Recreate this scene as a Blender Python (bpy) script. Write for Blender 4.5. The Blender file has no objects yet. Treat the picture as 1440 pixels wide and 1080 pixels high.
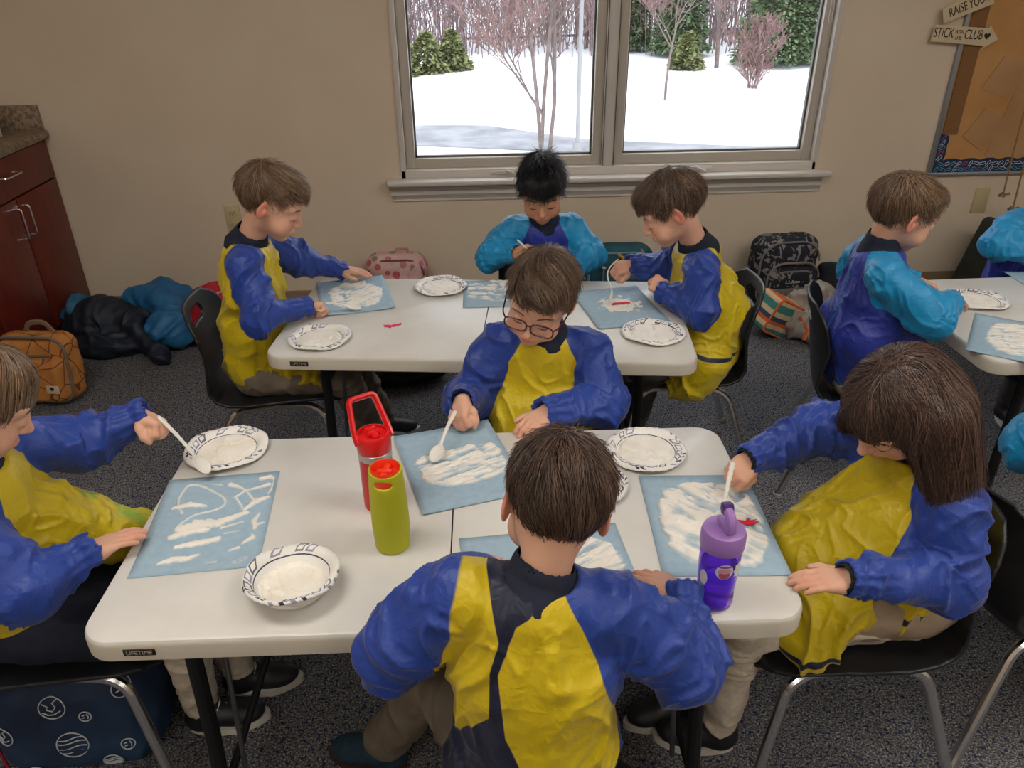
SKY = 3.3
FILL_LIGHT = 11.0  # strength of the fill panels added on the ceiling
import bpy, bmesh, math, random, time
import numpy as np
from mathutils import Vector, Matrix
T0 = time.time()
random.seed(4)
rng = np.random.default_rng(11)
PI = math.pi
C = bpy.context.scene.collection
A = np.array
def lin(*c):
    o = []
    for v in c:
        v = v / 255.0
        o.append(v / 12.92 if v <= .04045 else ((v + .055) / 1.055) ** 2.4)
    return tuple(o) + (1.0,)

# ------------------------------------------------------------------ object helpers
def tag(o, label=None, cat=None, group=None, kind=None):
    if label: o['label'] = label
    if cat: o['category'] = cat
    if group: o['group'] = group
    if kind: o['kind'] = kind
    return o
def thing(name, label, cat, loc=(0, 0, 0), rz=0, group=None):
    o = bpy.data.objects.new(name, None); C.objects.link(o)
    o.location = loc; o.rotation_euler = (0, 0, rz); o.empty_display_size = .05
    return tag(o, label, cat, group)
def obj(name, V, Fc, mats, parent=None, attrs=None, mi=None, smooth=True, off=None):
    me = bpy.data.meshes.new(name)
    V = np.asarray(V, dtype=np.float32).reshape(-1, 3)
    if off is not None: V = V - np.asarray(off, dtype=np.float32)
    if isinstance(Fc, np.ndarray):
        n, k = Fc.shape
        me.vertices.add(len(V)); me.vertices.foreach_set('co', V.ravel())
        me.loops.add(n * k); me.loops.foreach_set('vertex_index', Fc.astype(np.int32).ravel())
        me.polygons.add(n); me.polygons.foreach_set('loop_start', np.arange(0, n * k, k, dtype=np.int32))
        me.polygons.foreach_set('loop_total', np.full(n, k, dtype=np.int32))
    else:
        me.from_pydata([tuple(map(float, v)) for v in V], [], [tuple(map(int, f)) for f in Fc])
    if not isinstance(mats, (list, tuple)): mats = [mats]
    for m in mats: me.materials.append(m)
    if mi is not None: me.polygons.foreach_set('material_index', np.asarray(mi, dtype=np.int32))
    me.polygons.foreach_set('use_smooth', np.full(len(me.polygons), bool(smooth)))
    me.update(calc_edges=True); me.validate()
    if attrs:
        for k, v in attrs.items():
            a = me.attributes.new(k, 'FLOAT', 'POINT'); a.data.foreach_set('value', np.asarray(v, dtype=np.float32))
    o = bpy.data.objects.new(name, me); C.objects.link(o)
    if parent is not None: o.parent = parent
    return o
def auto(o, ang=40):
    me = o.data
    try: me.set_sharp_from_angle(angle=math.radians(ang))
    except Exception: pass
    return o
def dup(root, loc, rz, label=None, group=None):
    r = root.copy(); C.objects.link(r); r.location = loc; r.rotation_euler = (0, 0, rz)
    if label: r['label'] = label
    if group: r['group'] = group
    for ch in list(root.children):
        c = ch.copy(); C.objects.link(c); c.parent = r
        for g in list(ch.children):
            d = g.copy(); C.objects.link(d); d.parent = c
    return r

class MB:
    """collects pieces into one mesh"""
    def __init__(s): s.V = []; s.F = []; s.M = []
    def add(s, V, F, m=0):
        b = len(s.V)
        s.V += [tuple(map(float, v)) for v in V]; s.F += [tuple(int(i) + b for i in f) for f in F]; s.M += [m] * len(F)
        return s
    def box(s, c, d, R=None, bev=0, m=0, seg=2):
        bm = bmesh.new(); bmesh.ops.create_cube(bm, size=1)
        for v in bm.verts: v.co = Vector((v.co.x * d[0], v.co.y * d[1], v.co.z * d[2]))
        if bev > 0: bmesh.ops.bevel(bm, geom=list(bm.edges), offset=min(bev, min(d) * .49), segments=seg, affect='EDGES', profile=.5)
        bm.verts.index_update()
        V = A([v.co[:] for v in bm.verts])
        if R is not None: V = V @ np.asarray(R).T
        V = V + A(c); F = [[v.index for v in f.verts] for f in bm.faces]; bm.free()
        return s.add(V, F, m)
    def tube(s, P, r, seg=10, m=0, cap=True, fil=0, flat=1):
        if fil:
            n0 = len(P); P = fillet(P, fil)
            if not np.isscalar(r): r = np.interp(np.linspace(0, 1, len(P)), np.linspace(0, 1, n0), r)
        V, F = tube(P, r, seg, cap, flat); return s.add(V, F, m)
    def prism(s, out, z0, z1, m=0, R=None, t=(0, 0, 0)):
        n = len(out); V = [(x, y, z0) for x, y in out] + [(x, y, z1) for x, y in out]
        F = [list(range(n))[::-1], list(range(n, 2 * n))] + [[i, (i + 1) % n, n + (i + 1) % n, n + i] for i in range(n)]
        V = A(V)
        if R is not None: V = V @ np.asarray(R).T
        return s.add(V + A(t), F, m)
    def lathe(s, prof, seg=32, m=0, c=(0, 0, 0)):
        V, F = lathe(prof, seg); return s.add(A(V) + A(c), F, m)
    def build(s, name, mats, parent=None, smooth=True, off=None, ang=35):
        o = obj(name, s.V, s.F, mats, parent, mi=s.M, smooth=smooth, off=off)
        if smooth: auto(o, ang)
        return o
def fillet(P, rad, n=5):
    P = [A(p, float) for p in P]; out = [P[0]]
    for i in range(1, len(P) - 1):
        a, b, c = P[i - 1], P[i], P[i + 1]
        u = (a - b); v = (c - b); lu = np.linalg.norm(u); lv = np.linalg.norm(v)
        r = min(rad, lu * .49, lv * .49); p = b + u / lu * r; q = b + v / lv * r
        for k in range(n + 1):
            t = k / n; out.append((1 - t) ** 2 * p + 2 * t * (1 - t) * b + t * t * q)
    out.append(P[-1]); return out
def tube(P, r, seg=10, cap=True, flat=1):
    P = A([np.asarray(p, float) for p in P]); n = len(P)
    r = np.full(n, r, float) if np.isscalar(r) else np.asarray(r, float)
    T = np.gradient(P, axis=0); T /= np.linalg.norm(T, axis=1)[:, None] + 1e-12
    up = A([0, 0, 1.]) if abs(T[0][2]) < .9 else A([1., 0, 0])
    N = np.cross(T[0], up); N /= np.linalg.norm(N); V = []
    for i in range(n):
        N = N - T[i] * (N @ T[i]); N /= np.linalg.norm(N) + 1e-12; B = np.cross(T[i], N)
        for k in range(seg):
            a = 2 * PI * k / seg; V.append(P[i] + r[i] * (math.cos(a) * N * flat + math.sin(a) * B))
    F = [[i * seg + k, i * seg + (k + 1) % seg, (i + 1) * seg + (k + 1) % seg, (i + 1) * seg + k] for i in range(n - 1) for k in range(seg)]
    if cap: F += [list(range(seg))[::-1], list(range((n - 1) * seg, n * seg))]
    return V, F
def lathe(prof, seg=32):
    V = []; F = []; n = len(prof)
    for k in range(seg):
        a = 2 * PI * k / seg
        for r, z in prof: V.append((r * math.cos(a), r * math.sin(a), z))
    for k in range(seg):
        for i in range(n - 1):
            a = k * n + i; b = ((k + 1) % seg) * n + i; F.append((a, b, b + 1, a + 1))
    return V, F
def eul(x=0, y=0, z=0):
    return A(Matrix.Rotation(z, 3, 'Z') @ Matrix.Rotation(y, 3, 'Y') @ Matrix.Rotation(x, 3, 'X'))
def rrect(w, h, r, n=6):
    o = []
    for cx, cy, a0 in ((w / 2 - r, h / 2 - r, 0), (-w / 2 + r, h / 2 - r, 90), (-w / 2 + r, -h / 2 + r, 180), (w / 2 - r, -h / 2 + r, 270)):
        for k in range(n + 1):
            a = math.radians(a0 + 90 * k / n); o.append((cx + r * math.cos(a), cy + r * math.sin(a)))
    return o

# ------------------------------------------------------------------ noise
def _h(x, y, z, s):
    n = (x.astype(np.int64) * 374761393 + y.astype(np.int64) * 668265263 + z.astype(np.int64) * 1274126177 + s * 974634777) & 0xffffffff
    n = ((n ^ (n >> 13)) * 1274126177) & 0xffffffff
    return ((n ^ (n >> 16)) & 0xffff) / 65535.0
def noise(P, s=0):
    P = np.asarray(P, dtype=np.float64); i = np.floor(P).astype(np.int64); f = P - i; u = f * f * (3 - 2 * f)
    x, y, z = i[..., 0], i[..., 1], i[..., 2]; ux, uy, uz = u[..., 0], u[..., 1], u[..., 2]
    def L(a, b, t): return a + (b - a) * t
    return L(L(L(_h(x, y, z, s), _h(x + 1, y, z, s), ux), L(_h(x, y + 1, z, s), _h(x + 1, y + 1, z, s), ux), uy),
             L(L(_h(x, y, z + 1, s), _h(x + 1, y, z + 1, s), ux), L(_h(x, y + 1, z + 1, s), _h(x + 1, y + 1, z + 1, s), ux), uy), uz)
def fbm(P, o=3, s=0):
    P = np.asarray(P, float); t = 0; a = .5; w = 0
    for k in range(o): t = t + a * noise(P * 2 ** k + 7.3 * k, s + k); w += a; a *= .5
    return t / w
def ridge(P, s=0): return 1 - np.abs(2 * noise(P, s) - 1)

# ------------------------------------------------------------------ signed distance modelling
def smin(a, b, k):
    if k <= 0: return np.minimum(a, b)
    h = np.maximum(k - np.abs(a - b), 0) / k
    return np.minimum(a, b) - h * h * k * .25
def smax(a, b, k): return -smin(-a, -b, k)
def f_cone(P, a, b, ra, rb):
    pa = P - A(a, np.float32); ba = A(b, np.float32) - A(a, np.float32)
    h = np.clip(pa @ ba / (ba @ ba + 1e-12), 0, 1)
    return np.linalg.norm(pa - h[..., None] * ba, axis=-1) - (ra + (rb - ra) * h)
def f_ell(P, c, r, R=None):
    q = P - A(c, np.float32)
    if R is not None: q = q @ np.asarray(R, np.float32)
    r = A(r, np.float32); k0 = np.linalg.norm(q / r, axis=-1); k1 = np.linalg.norm(q / (r * r), axis=-1) + 1e-9
    return k0 * (k0 - 1) / k1
def f_box(P, c, hf, rad, R=None):
    q = P - A(c, np.float32)
    if R is not None: q = q @ np.asarray(R, np.float32)
    q = np.abs(q) - (A(hf, np.float32) - rad)
    return np.linalg.norm(np.maximum(q, 0), axis=-1) + np.minimum(q.max(axis=-1), 0) - rad
class SDF:
    def __init__(s): s.ops = []
    def add(s, fn, lo, hi, k=.01, op='u'): s.ops.append((fn, A(lo, float), A(hi, float), k, op)); return s
    def cone(s, a, b, ra, rb, k=.01, op='u'):
        a = A(a, float); b = A(b, float); r = max(ra, rb)
        return s.add(lambda P: f_cone(P, a, b, ra, rb), np.minimum(a, b) - r, np.maximum(a, b) + r, k, op)
    def chain(s, pts, rs, k=.01):
        for i in range(len(pts) - 1): s.cone(pts[i], pts[i + 1], rs[i], rs[i + 1], k)
        return s
    def wcone(s, a, b, ra, rb, lat, wide, k=.01, op='u'):
        """cone widened along the unit axis lat"""
        a = A(a, float); b = A(b, float); lat = A(lat, float); c = (a + b) / 2; r = max(ra, rb) * max(wide, 1)
        M = np.eye(3) + np.outer(lat, lat) * (1 / wide - 1)
        def fn(P):
            return f_cone((P - c) @ M.astype(np.float32), (a - c) @ M, (b - c) @ M, ra, rb)
        return s.add(fn, np.minimum(a, b) - r, np.maximum(a, b) + r, k, op)
    def ell(s, c, r, R=None, k=.01, op='u'):
        c = A(c, float); m = max(r) if R is not None else A(r)
        return s.add(lambda P: f_ell(P, c, r, R), c - m, c + m, k, op)
    def box(s, c, hf, rad=.005, R=None, k=.01, op='u'):
        c = A(c, float); m = np.linalg.norm(hf) if R is not None else A(hf)
        return s.add(lambda P: f_box(P, c, hf, rad, R), c - m, c + m, k, op)
    def ev(s, P):
        P = np.asarray(P, np.float32); d = np.full(P.shape[:-1], 1.0, np.float32)
        for fn, lo, hi, k, op in s.ops:
            v = fn(P)
            d = smin(d, v, k) if op == 'u' else (smax(d, -v, k) if op == 's' else smax(d, v, k))
        return d
    def grad(s, P, e=.002):
        g = np.stack([s.ev(P + A(d) * e) - s.ev(P - A(d) * e) for d in ((1, 0, 0), (0, 1, 0), (0, 0, 1))], -1)
        return g / (np.linalg.norm(g, axis=-1, keepdims=True) + 1e-9)
    def mesh(s, h, pad=3):
        U = [o for o in s.ops if o[4] == 'u']
        lo = np.min([o[1] for o in U], axis=0) - pad * h - .004; hi = np.max([o[2] for o in U], axis=0) + pad * h + .004
        n = np.ceil((hi - lo) / h).astype(int) + 1
        F = np.full(n, .1, np.float32)
        ax = [(lo[i] + h * np.arange(n[i])).astype(np.float32) for i in range(3)]
        for fn, l, u, k, op in s.ops:
            pd = k + 3 * h
            i0 = np.maximum(np.floor((l - pd - lo) / h).astype(int), 0); i1 = np.minimum(np.ceil((u + pd - lo) / h).astype(int) + 1, n)
            if op == 'i': i0 = A([0, 0, 0]); i1 = n
            if (i1 <= i0).any(): continue
            sl = tuple(slice(i0[i], i1[i]) for i in range(3))
            P = np.stack(np.meshgrid(*[ax[i][sl[i]] for i in range(3)], indexing='ij'), -1)
            v = fn(P).astype(np.float32); d = F[sl]
            F[sl] = smin(d, v, k) if op == 'u' else (smax(d, -v, k) if op == 's' else smax(d, v, k))
        return nets(F, lo, h)
def nets(F, lo, h):
    F[F == 0] = 1e-7
    S = F < 0; c = np.zeros(tuple(A(F.shape) - 1), np.int8)
    cs = [(i, j, k) for i in (0, 1) for j in (0, 1) for k in (0, 1)]
    nx, ny, nz = c.shape
    for i, j, k in cs: c += S[i:i + nx, j:j + ny, k:k + nz]
    act = (c > 0) & (c < 8); idx = np.argwhere(act); I, J, K = idx.T
    vid = np.full(c.shape, -1, np.int32); vid[I, J, K] = np.arange(len(I))
    acc = np.zeros((len(I), 3)); cnt = np.zeros(len(I))
    for a in cs:
        for ax in range(3):
            if a[ax]: continue
            b = list(a); b[ax] = 1
            fa = F[I + a[0], J + a[1], K + a[2]]; fb = F[I + b[0], J + b[1], K + b[2]]
            m = (fa < 0) != (fb < 0); t = fa[m] / (fa[m] - fb[m])
            p = np.tile(A(a, float), (m.sum(), 1)); p[:, ax] += t; acc[m] += p; cnt[m] += 1
    V = lo + h * (idx + acc / cnt[:, None]); Q = []
    for ax in range(3):
        o1, o2 = [(1, 2), (2, 0), (0, 1)][ax]
        sl0 = [slice(None)] * 3; sl1 = [slice(None)] * 3; sl0[ax] = slice(0, -1); sl1[ax] = slice(1, None)
        s0 = S[tuple(sl0)]; s1 = S[tuple(sl1)]; e = np.argwhere(s0 != s1)
        e = e[(e[:, o1] > 0) & (e[:, o2] > 0) & (e[:, o1] < c.shape[o1]) & (e[:, o2] < c.shape[o2])]
        if not len(e): continue
        fl = s0[e[:, 0], e[:, 1], e[:, 2]]
        def cell(d1, d2):
            q = e.copy(); q[:, o1] += d1; q[:, o2] += d2; return vid[q[:, 0], q[:, 1], q[:, 2]]
        q = np.stack([cell(-1, -1), cell(0, -1), cell(0, 0), cell(-1, 0)], 1)
        q[~fl] = q[~fl][:, ::-1]; Q.append(q)
    Q = np.concatenate(Q); Q = Q[(Q >= 0).all(1)]
    return V, Q
def relax(V, Q, it=2, f=.5):
    e = np.concatenate([Q[:, [0, 1]], Q[:, [1, 2]], Q[:, [2, 3]], Q[:, [3, 0]]])
    for _ in range(it):
        acc = np.zeros_like(V); cnt = np.zeros(len(V))
        for a, b in ((0, 1), (1, 0)):
            for d in range(3): acc[:, d] += np.bincount(e[:, a], V[e[:, b], d], len(V))
            cnt += np.bincount(e[:, a], minlength=len(V))
        V = V + f * (acc / np.maximum(cnt, 1)[:, None] - V)
    return V
def vnormals(V, Q):
    n = np.cross(V[Q[:, 2]] - V[Q[:, 0]], V[Q[:, 3]] - V[Q[:, 1]]); N = np.zeros_like(V)
    for k in range(4):
        for d in range(3): N[:, d] += np.bincount(Q[:, k], n[:, d], len(V))
    return N / (np.linalg.norm(N, axis=1, keepdims=True) + 1e-12)

# ------------------------------------------------------------------ materials
def nd(nt, t, **kw):
    n = nt.nodes.new(t)
    for k, v in kw.items():
        if k in n.inputs.keys(): n.inputs[k].default_value = v
        else: setattr(n, k, v)
    return n
def mat(name, col=(.5, .5, .5, 1), rough=.5, metal=0, spec=.5, **kw):
    m = bpy.data.materials.new(name); m.use_nodes = True; nt = m.node_tree; b = nt.nodes['Principled BSDF']
    b.inputs['Base Color'].default_value = col; b.inputs['Roughness'].default_value = rough; b.inputs['Metallic'].default_value = metal
    b.inputs['Specular IOR Level'].default_value = spec
    for k, v in kw.items(): b.inputs[k].default_value = v
    return m
def P_(m): return m.node_tree, m.node_tree.nodes['Principled BSDF'], m.node_tree.links
def bump(m, h, strength=.3, dist=.002):
    nt, b, L = P_(m); n = nt.nodes.new('ShaderNodeBump'); n.inputs['Strength'].default_value = strength; n.inputs['Distance'].default_value = dist
    L.new(h, n.inputs['Height']); L.new(n.outputs[0], b.inputs['Normal']); return n
def coord(nt, which='Object', scale=None):
    c = nt.nodes.new('ShaderNodeTexCoord'); o = c.outputs[which]
    if scale is not None:
        mp = nt.nodes.new('ShaderNodeMapping'); mp.inputs['Scale'].default_value = scale; nt.links.new(o, mp.inputs[0]); o = mp.outputs[0]
    return o
def tnoise(nt, vec, scale=5, detail=3, rough=.5, dist=0):
    n = nt.nodes.new('ShaderNodeTexNoise'); n.inputs['Scale'].default_value = scale; n.inputs['Detail'].default_value = detail
    n.inputs['Roughness'].default_value = rough; n.inputs['Distortion'].default_value = dist
    if vec is not None: nt.links.new(vec, n.inputs['Vector'])
    return n
def ramp(nt, fac, stops):
    r = nt.nodes.new('ShaderNodeValToRGB'); e = r.color_ramp.elements
    e[0].position, e[0].color = stops[0]; e[1].position, e[1].color = stops[-1]
    for p, c in stops[1:-1]: x = e.new(p); x.color = c
    nt.links.new(fac, r.inputs[0]); return r
def mix(nt, fac, a, b):
    m = nt.nodes.new('ShaderNodeMix'); m.data_type = 'RGBA'
    for v, i in ((fac, 0), (a, 6), (b, 7)):
        if hasattr(v, 'is_output'): nt.links.new(v, m.inputs[i])
        else: m.inputs[i].default_value = v
    return m.outputs[2]
def attr(nt, name):
    a = nt.nodes.new('ShaderNodeAttribute'); a.attribute_name = name; return a.outputs['Fac']
def mth(nt, op, a, b=0.0, clamp=False):
    m = nt.nodes.new('ShaderNodeMath'); m.operation = op; m.use_clamp = clamp
    for v, i in ((a, 0), (b, 1)):
        if hasattr(v, 'is_output'): nt.links.new(v, m.inputs[i])
        else: m.inputs[i].default_value = v
    return m.outputs[0]
def step(nt, v, w=.0008):
    return mth(nt, 'MULTIPLY_ADD', v, 1 / (2 * w), True) if False else mth(nt, 'ADD', mth(nt, 'MULTIPLY', v, 1 / (2 * w)), .5, True)

def m_noisy(name, c1, c2, scale=8, rough=.5, b=.0, bd=.001, bs=60, spec=.5, lo=.35, hi=.65, metal=0, detail=4, vs=None):
    m = mat(name, c1, rough, metal, spec); nt, bs_, L = P_(m); v = coord(nt, 'Object', vs)
    n = tnoise(nt, v, scale, detail); r = ramp(nt, n.outputs[0], [(lo, c1), (hi, c2)]); L.new(r.outputs[0], bs_.inputs['Base Color'])
    if b: bump(m, tnoise(nt, v, bs, 3).outputs[0], b, bd)
    return m
M = {}
M['skin'] = m = mat('skin', lin(226, 176, 150), .5, 0, .35)
nt, b_, L_ = P_(m)
b_.inputs['Subsurface Weight'].default_value = .12; b_.inputs['Subsurface Radius'].default_value = (.6, .25, .12); b_.inputs['Subsurface Scale'].default_value = .008
n_ = tnoise(nt, coord(nt), 40, 3)
base_ = mix(nt, mth(nt, 'MULTIPLY', n_.outputs[0], .5), lin(222, 176, 150), lin(210, 156, 132))
c_ = mix(nt, attr(nt, 'red'), base_, lin(205, 98, 84)); L_.new(c_, b_.inputs['Base Color'])
bump(m, tnoise(nt, coord(nt), 300, 2).outputs[0], .08, .0006)
M['skin2'] = m = m.copy(); m.name = 'warm_skin'
for n in m.node_tree.nodes:
    if n.type == 'MIX':
        for i in (6, 7):
            c = n.inputs[i].default_value
            if not n.inputs[i].is_linked: n.inputs[i].default_value = (c[0] * .82, c[1] * .74, c[2] * .64, 1)
def hairmat(name, dark, light, rough=.42):
    m = mat(name, dark, rough - .05, 0, .5); nt, b, L = P_(m)
    r = mix(nt, attr(nt, 'tint'), dark, light); L.new(r, b.inputs['Base Color'])
    return m
M['hair_brown'] = hairmat('brown_hair', lin(52, 38, 31), lin(124, 98, 82))
M['hair_light'] = hairmat('light_brown_hair', lin(84, 63, 48), lin(178, 148, 118))
M['hair_mid'] = hairmat('mid_brown_hair', lin(66, 50, 41), lin(146, 120, 100))
M['hair_blond'] = hairmat('dark_blond_hair', lin(98, 76, 57), lin(178, 148, 118))
M['hair_black'] = hairmat('black_hair', lin(12, 11, 13), lin(48, 46, 52), .35)
M['hair_long'] = hairmat('long_dark_brown_hair', lin(52, 38, 34), lin(128, 100, 86))
def nylon(name, c_body, c_sleeve, c_trim, paint=None):
    m = mat(name, c_body, .46, 0, .42); nt, b, L = P_(m)
    c = mix(nt, step(nt, attr(nt, 'panel')), c_sleeve, c_body)
    v = coord(nt)
    if paint:
        for (cx, cy, cz, rad, col, a) in paint:
            g = nt.nodes.new('ShaderNodeVectorMath'); g.operation = 'DISTANCE'; g.inputs[1].default_value = (cx, cy, cz); L.new(v, g.inputs[0])
            nn = tnoise(nt, v, 45, 4, .7)
            f = mth(nt, 'SUBTRACT', rad, mth(nt, 'ADD', g.outputs['Value'], mth(nt, 'MULTIPLY', mth(nt, 'SUBTRACT', nn.outputs[0], .5), rad * 2.6)))
            c = mix(nt, mth(nt, 'MULTIPLY', step(nt, f, rad * .25), a), c, col)
    c = mix(nt, step(nt, attr(nt, 'trim')), c, c_trim)
    L.new(c, b.inputs['Base Color'])
    b.inputs['Sheen Weight'].default_value = .15
    n = tnoise(nt, v, 14, 3, .6, .4)
    mp = nt.nodes.new('ShaderNodeVectorMath'); mp.operation = 'ADD'; L.new(v, mp.inputs[0])
    sc = nt.nodes.new('ShaderNodeVectorMath'); sc.operation = 'SCALE'; sc.inputs['Scale'].default_value = .05
    L.new(n.outputs[1], sc.inputs[0]); L.new(sc.outputs[0], mp.inputs[1])
    vo = nt.nodes.new('ShaderNodeTexVoronoi'); vo.inputs['Scale'].default_value = 20; vo.feature = 'DISTANCE_TO_EDGE'; L.new(mp.outputs[0], vo.inputs['Vector'])
    v2 = nt.nodes.new('ShaderNodeTexVoronoi'); v2.inputs['Scale'].default_value = 48; v2.feature = 'DISTANCE_TO_EDGE'; L.new(mp.outputs[0], v2.inputs['Vector'])
    h = mth(nt, 'SUBTRACT', 0.0, mth(nt, 'ADD', mth(nt, 'MINIMUM', vo.outputs['Distance'], .22), mth(nt, 'MULTIPLY', mth(nt, 'MINIMUM', v2.outputs['Distance'], .25), .3)))
    bump(m, h, .5, .010)
    return m
BLUE = lin(30, 62, 150); YEL = lin(204, 180, 12); NAVY = lin(16, 24, 52); CYAN = lin(18, 140, 196); ROYAL = lin(36, 52, 150)
M['smock'] = nylon('yellow_and_blue_nylon', YEL, BLUE, NAVY)
M['smock_green'] = nylon('yellow_and_blue_nylon_with_green_paint', YEL, BLUE, NAVY,
    [(.160, .102, .645, .024, lin(18, 125, 78), .9), (.135, .07, .63, .026, lin(70, 140, 70), .5), (.190, .085, .555, .034, lin(110, 185, 70), .7), (.20, .13, .50, .05, lin(150, 190, 30), .5)])
M['smock_red'] = nylon('yellow_and_blue_nylon_with_red_marks', YEL, BLUE, NAVY,
    [(-.065, -.13, .64, .008, lin(180, 40, 30), .9), (.06, -.13, .645, .008, lin(180, 40, 30), .9)])
M['smock_cyan'] = nylon('royal_and_cyan_nylon', ROYAL, CYAN, lin(40, 130, 190))
M['navy_cloth'] = m_noisy('navy_cotton', lin(17, 24, 44), lin(24, 33, 56), 60, .85, .3, .0008, 500)
M['black_cloth'] = m_noisy('black_knit', lin(18, 20, 24), lin(26, 28, 32), 80, .9, .3, .001, 500)
M['khaki'] = m_noisy('khaki_cotton', lin(150, 132, 112), lin(168, 150, 128), 20, .9, .3, .0008, 300)
M['greyk'] = m_noisy('grey_khaki_cotton', lin(104, 94, 82), lin(122, 112, 98), 20, .9, .3, .0008, 300)
M['darkk'] = m_noisy('dark_grey_cotton', lin(52, 50, 50), lin(68, 64, 62), 20, .9, .3, .0008, 300)
M['tights'] = m_noisy('cream_knit_tights', lin(205, 196, 180), lin(188, 178, 164), 60, .9, .5, .001, 300)
M['jeans'] = m_noisy('pale_denim', lin(140, 172, 200), lin(160, 190, 212), 60, .9, .3, .0008, 300)
M['sock_white'] = mat('white_sock_cotton', lin(215, 212, 205), .9)
M['shoe_black'] = m_noisy('black_shoe_leather', lin(20, 21, 26), lin(30, 32, 38), 40, .5, .2, .0008, 200)
M['shoe_teal'] = m_noisy('dark_teal_shoe_suede', lin(14, 44, 62), lin(22, 58, 76), 60, .8, .3, .0008, 300)
M['shoe_brown'] = m_noisy('brown_shoe_leather', lin(66, 46, 38), lin(84, 60, 48), 40, .6, .2, .0008, 200)
M['sole_white'] = mat('white_rubber', lin(205, 203, 196), .7)
M['sole_brown'] = mat('dark_rubber', lin(70, 40, 32), .7)
M['lash'] = mat('dark_lash_hair', lin(40, 26, 22), .7)
M['frame_red'] = mat('dark_red_acetate', lin(78, 16, 26), .25)
M['lens'] = m = bpy.data.materials.new('clear_lens'); m.use_nodes = True; nt = m.node_tree; nt.nodes.clear()
def clearmat(m, gl=.06, tint=(1, 1, 1, 1)):
    nt = m.node_tree; nt.nodes.clear(); o = nd(nt, 'ShaderNodeOutputMaterial'); t = nd(nt, 'ShaderNodeBsdfTransparent'); t.inputs[0].default_value = tint
    g = nd(nt, 'ShaderNodeBsdfGlossy'); g.inputs['Roughness'].default_value = .02
    lw = nd(nt, 'ShaderNodeLayerWeight'); f = nd(nt, 'ShaderNodeMath'); f.operation = 'MULTIPLY_ADD'; f.inputs[1].default_value = .35; f.inputs[2].default_value = .03; pw = nd(nt, 'ShaderNodeMath'); pw.operation = 'POWER'; pw.inputs[1].default_value = 4; nt.links.new(lw.outputs['Facing'], pw.inputs[0]); nt.links.new(pw.outputs[0], f.inputs[0])
    x = nd(nt, 'ShaderNodeMixShader'); nt.links.new(f.outputs[0], x.inputs[0]); nt.links.new(t.outputs[0], x.inputs[1]); nt.links.new(g.outputs[0], x.inputs[2])
    nt.links.new(x.outputs[0], o.inputs[0]); return m
clearmat(m)
M['chair'] = m_noisy('black_chair_plastic', lin(24, 26, 29), lin(30, 32, 36), 8, .42, .25, .0006, 900)
M['chrome'] = mat('chrome_tube', lin(222, 222, 224), .22, 1)
M['glide'] = mat('pale_nylon_glide', lin(150, 150, 148), .5)
M['table'] = m = m_noisy('off_white_moulded_plastic', lin(216, 215, 210), lin(200, 197, 188), 6, .36, .12, .0007, 260, .5, .45, .85)
M['table_edge'] = mat('cream_table_edge', lin(206, 200, 186), .45)
M['black_metal'] = mat('black_powder_coated_steel', lin(22, 23, 25), .45, .3)
M['steel'] = mat('grey_steel_rod', lin(130, 132, 136), .35, .9)
M['seam'] = mat('dark_seam_gap', lin(30, 30, 30), .8)
M['label_black'] = mat('black_label', lin(22, 20, 18), .5)
M['label_ink'] = mat('pale_label_ink', lin(170, 165, 150), .6)
M['paper'] = m_noisy('light_blue_construction_paper', lin(150, 176, 194), lin(158, 184, 201), 60, .9, .15, .0003, 900)
M['foam'] = m = m_noisy('white_shaving_foam', lin(238, 234, 226), lin(228, 224, 214), 30, .5, .25, .0012, 130)
nt, b_, L_ = P_(m); old_ = b_.inputs['Base Color'].links[0].from_socket; nz = tnoise(nt, coord(nt), 220, 2)
L_.new(mix(nt, mth(nt, 'ADD', mth(nt, 'MULTIPLY', attr(nt, 'thick'), 1.5), mth(nt, 'MULTIPLY', nz.outputs[0], .35), True), lin(164, 186, 198), old_), b_.inputs['Base Color'])
M['foam2'] = m_noisy('creamy_white_foam', lin(232, 224, 208), lin(240, 236, 226), 20, .5, .2, .001, 110)
M['spoon'] = mat('white_plastic_spoon', lin(228, 224, 216), .3, **{'Subsurface Weight': .1})
M['pink'] = mat('pink_felt', lin(226, 42, 98), .8)
M['red_paper'] = mat('red_felt', lin(214, 34, 60), .8)

# ------------------------------------------------------------------ people
FINE = 1.0
def nrm(v): v = A(v, float); return v / (np.linalg.norm(v) + 1e-12)
class Frame:
    """head frame: x to the person's right, y forward, z up"""
    def __init__(s, c, az, pitch, roll, sc=1.0):
        a, p, r = map(math.radians, (az, pitch, roll))
        f0 = A([math.cos(a), math.sin(a), 0]); rt = A([math.sin(a), -math.cos(a), 0]); z = A([0, 0, 1.])
        f = f0 * math.cos(p) - z * math.sin(p); u = f0 * math.sin(p) + z * math.cos(p)
        s.r = rt * math.cos(r) - u * math.sin(r); s.u = u * math.cos(r) + rt * math.sin(r); s.f = f
        s.c = A(c, float); s.R = np.stack([s.r, s.f, s.u], 1); s.s = sc
    def w(s, p): return s.c + s.s * (np.asarray(p, float) @ s.R.T)
    def l(s, P): return ((P - s.c.astype(np.float32)) @ s.R.astype(np.float32)) / s.s
def head_d(p):
    sh = p.shape[:-1]; p = np.asarray(p, np.float32).reshape(-1, 3)
    rough = np.minimum(f_ell(p, (0, -.010, .010), (.062, .085, .100)), f_ell(p, (0, .03, -.03), (.06, .06, .08)))
    out = rough - .02; m = np.abs(rough) < .034
    if m.any(): out[m] = _head(p[m])
    return out.reshape(sh)
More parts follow.
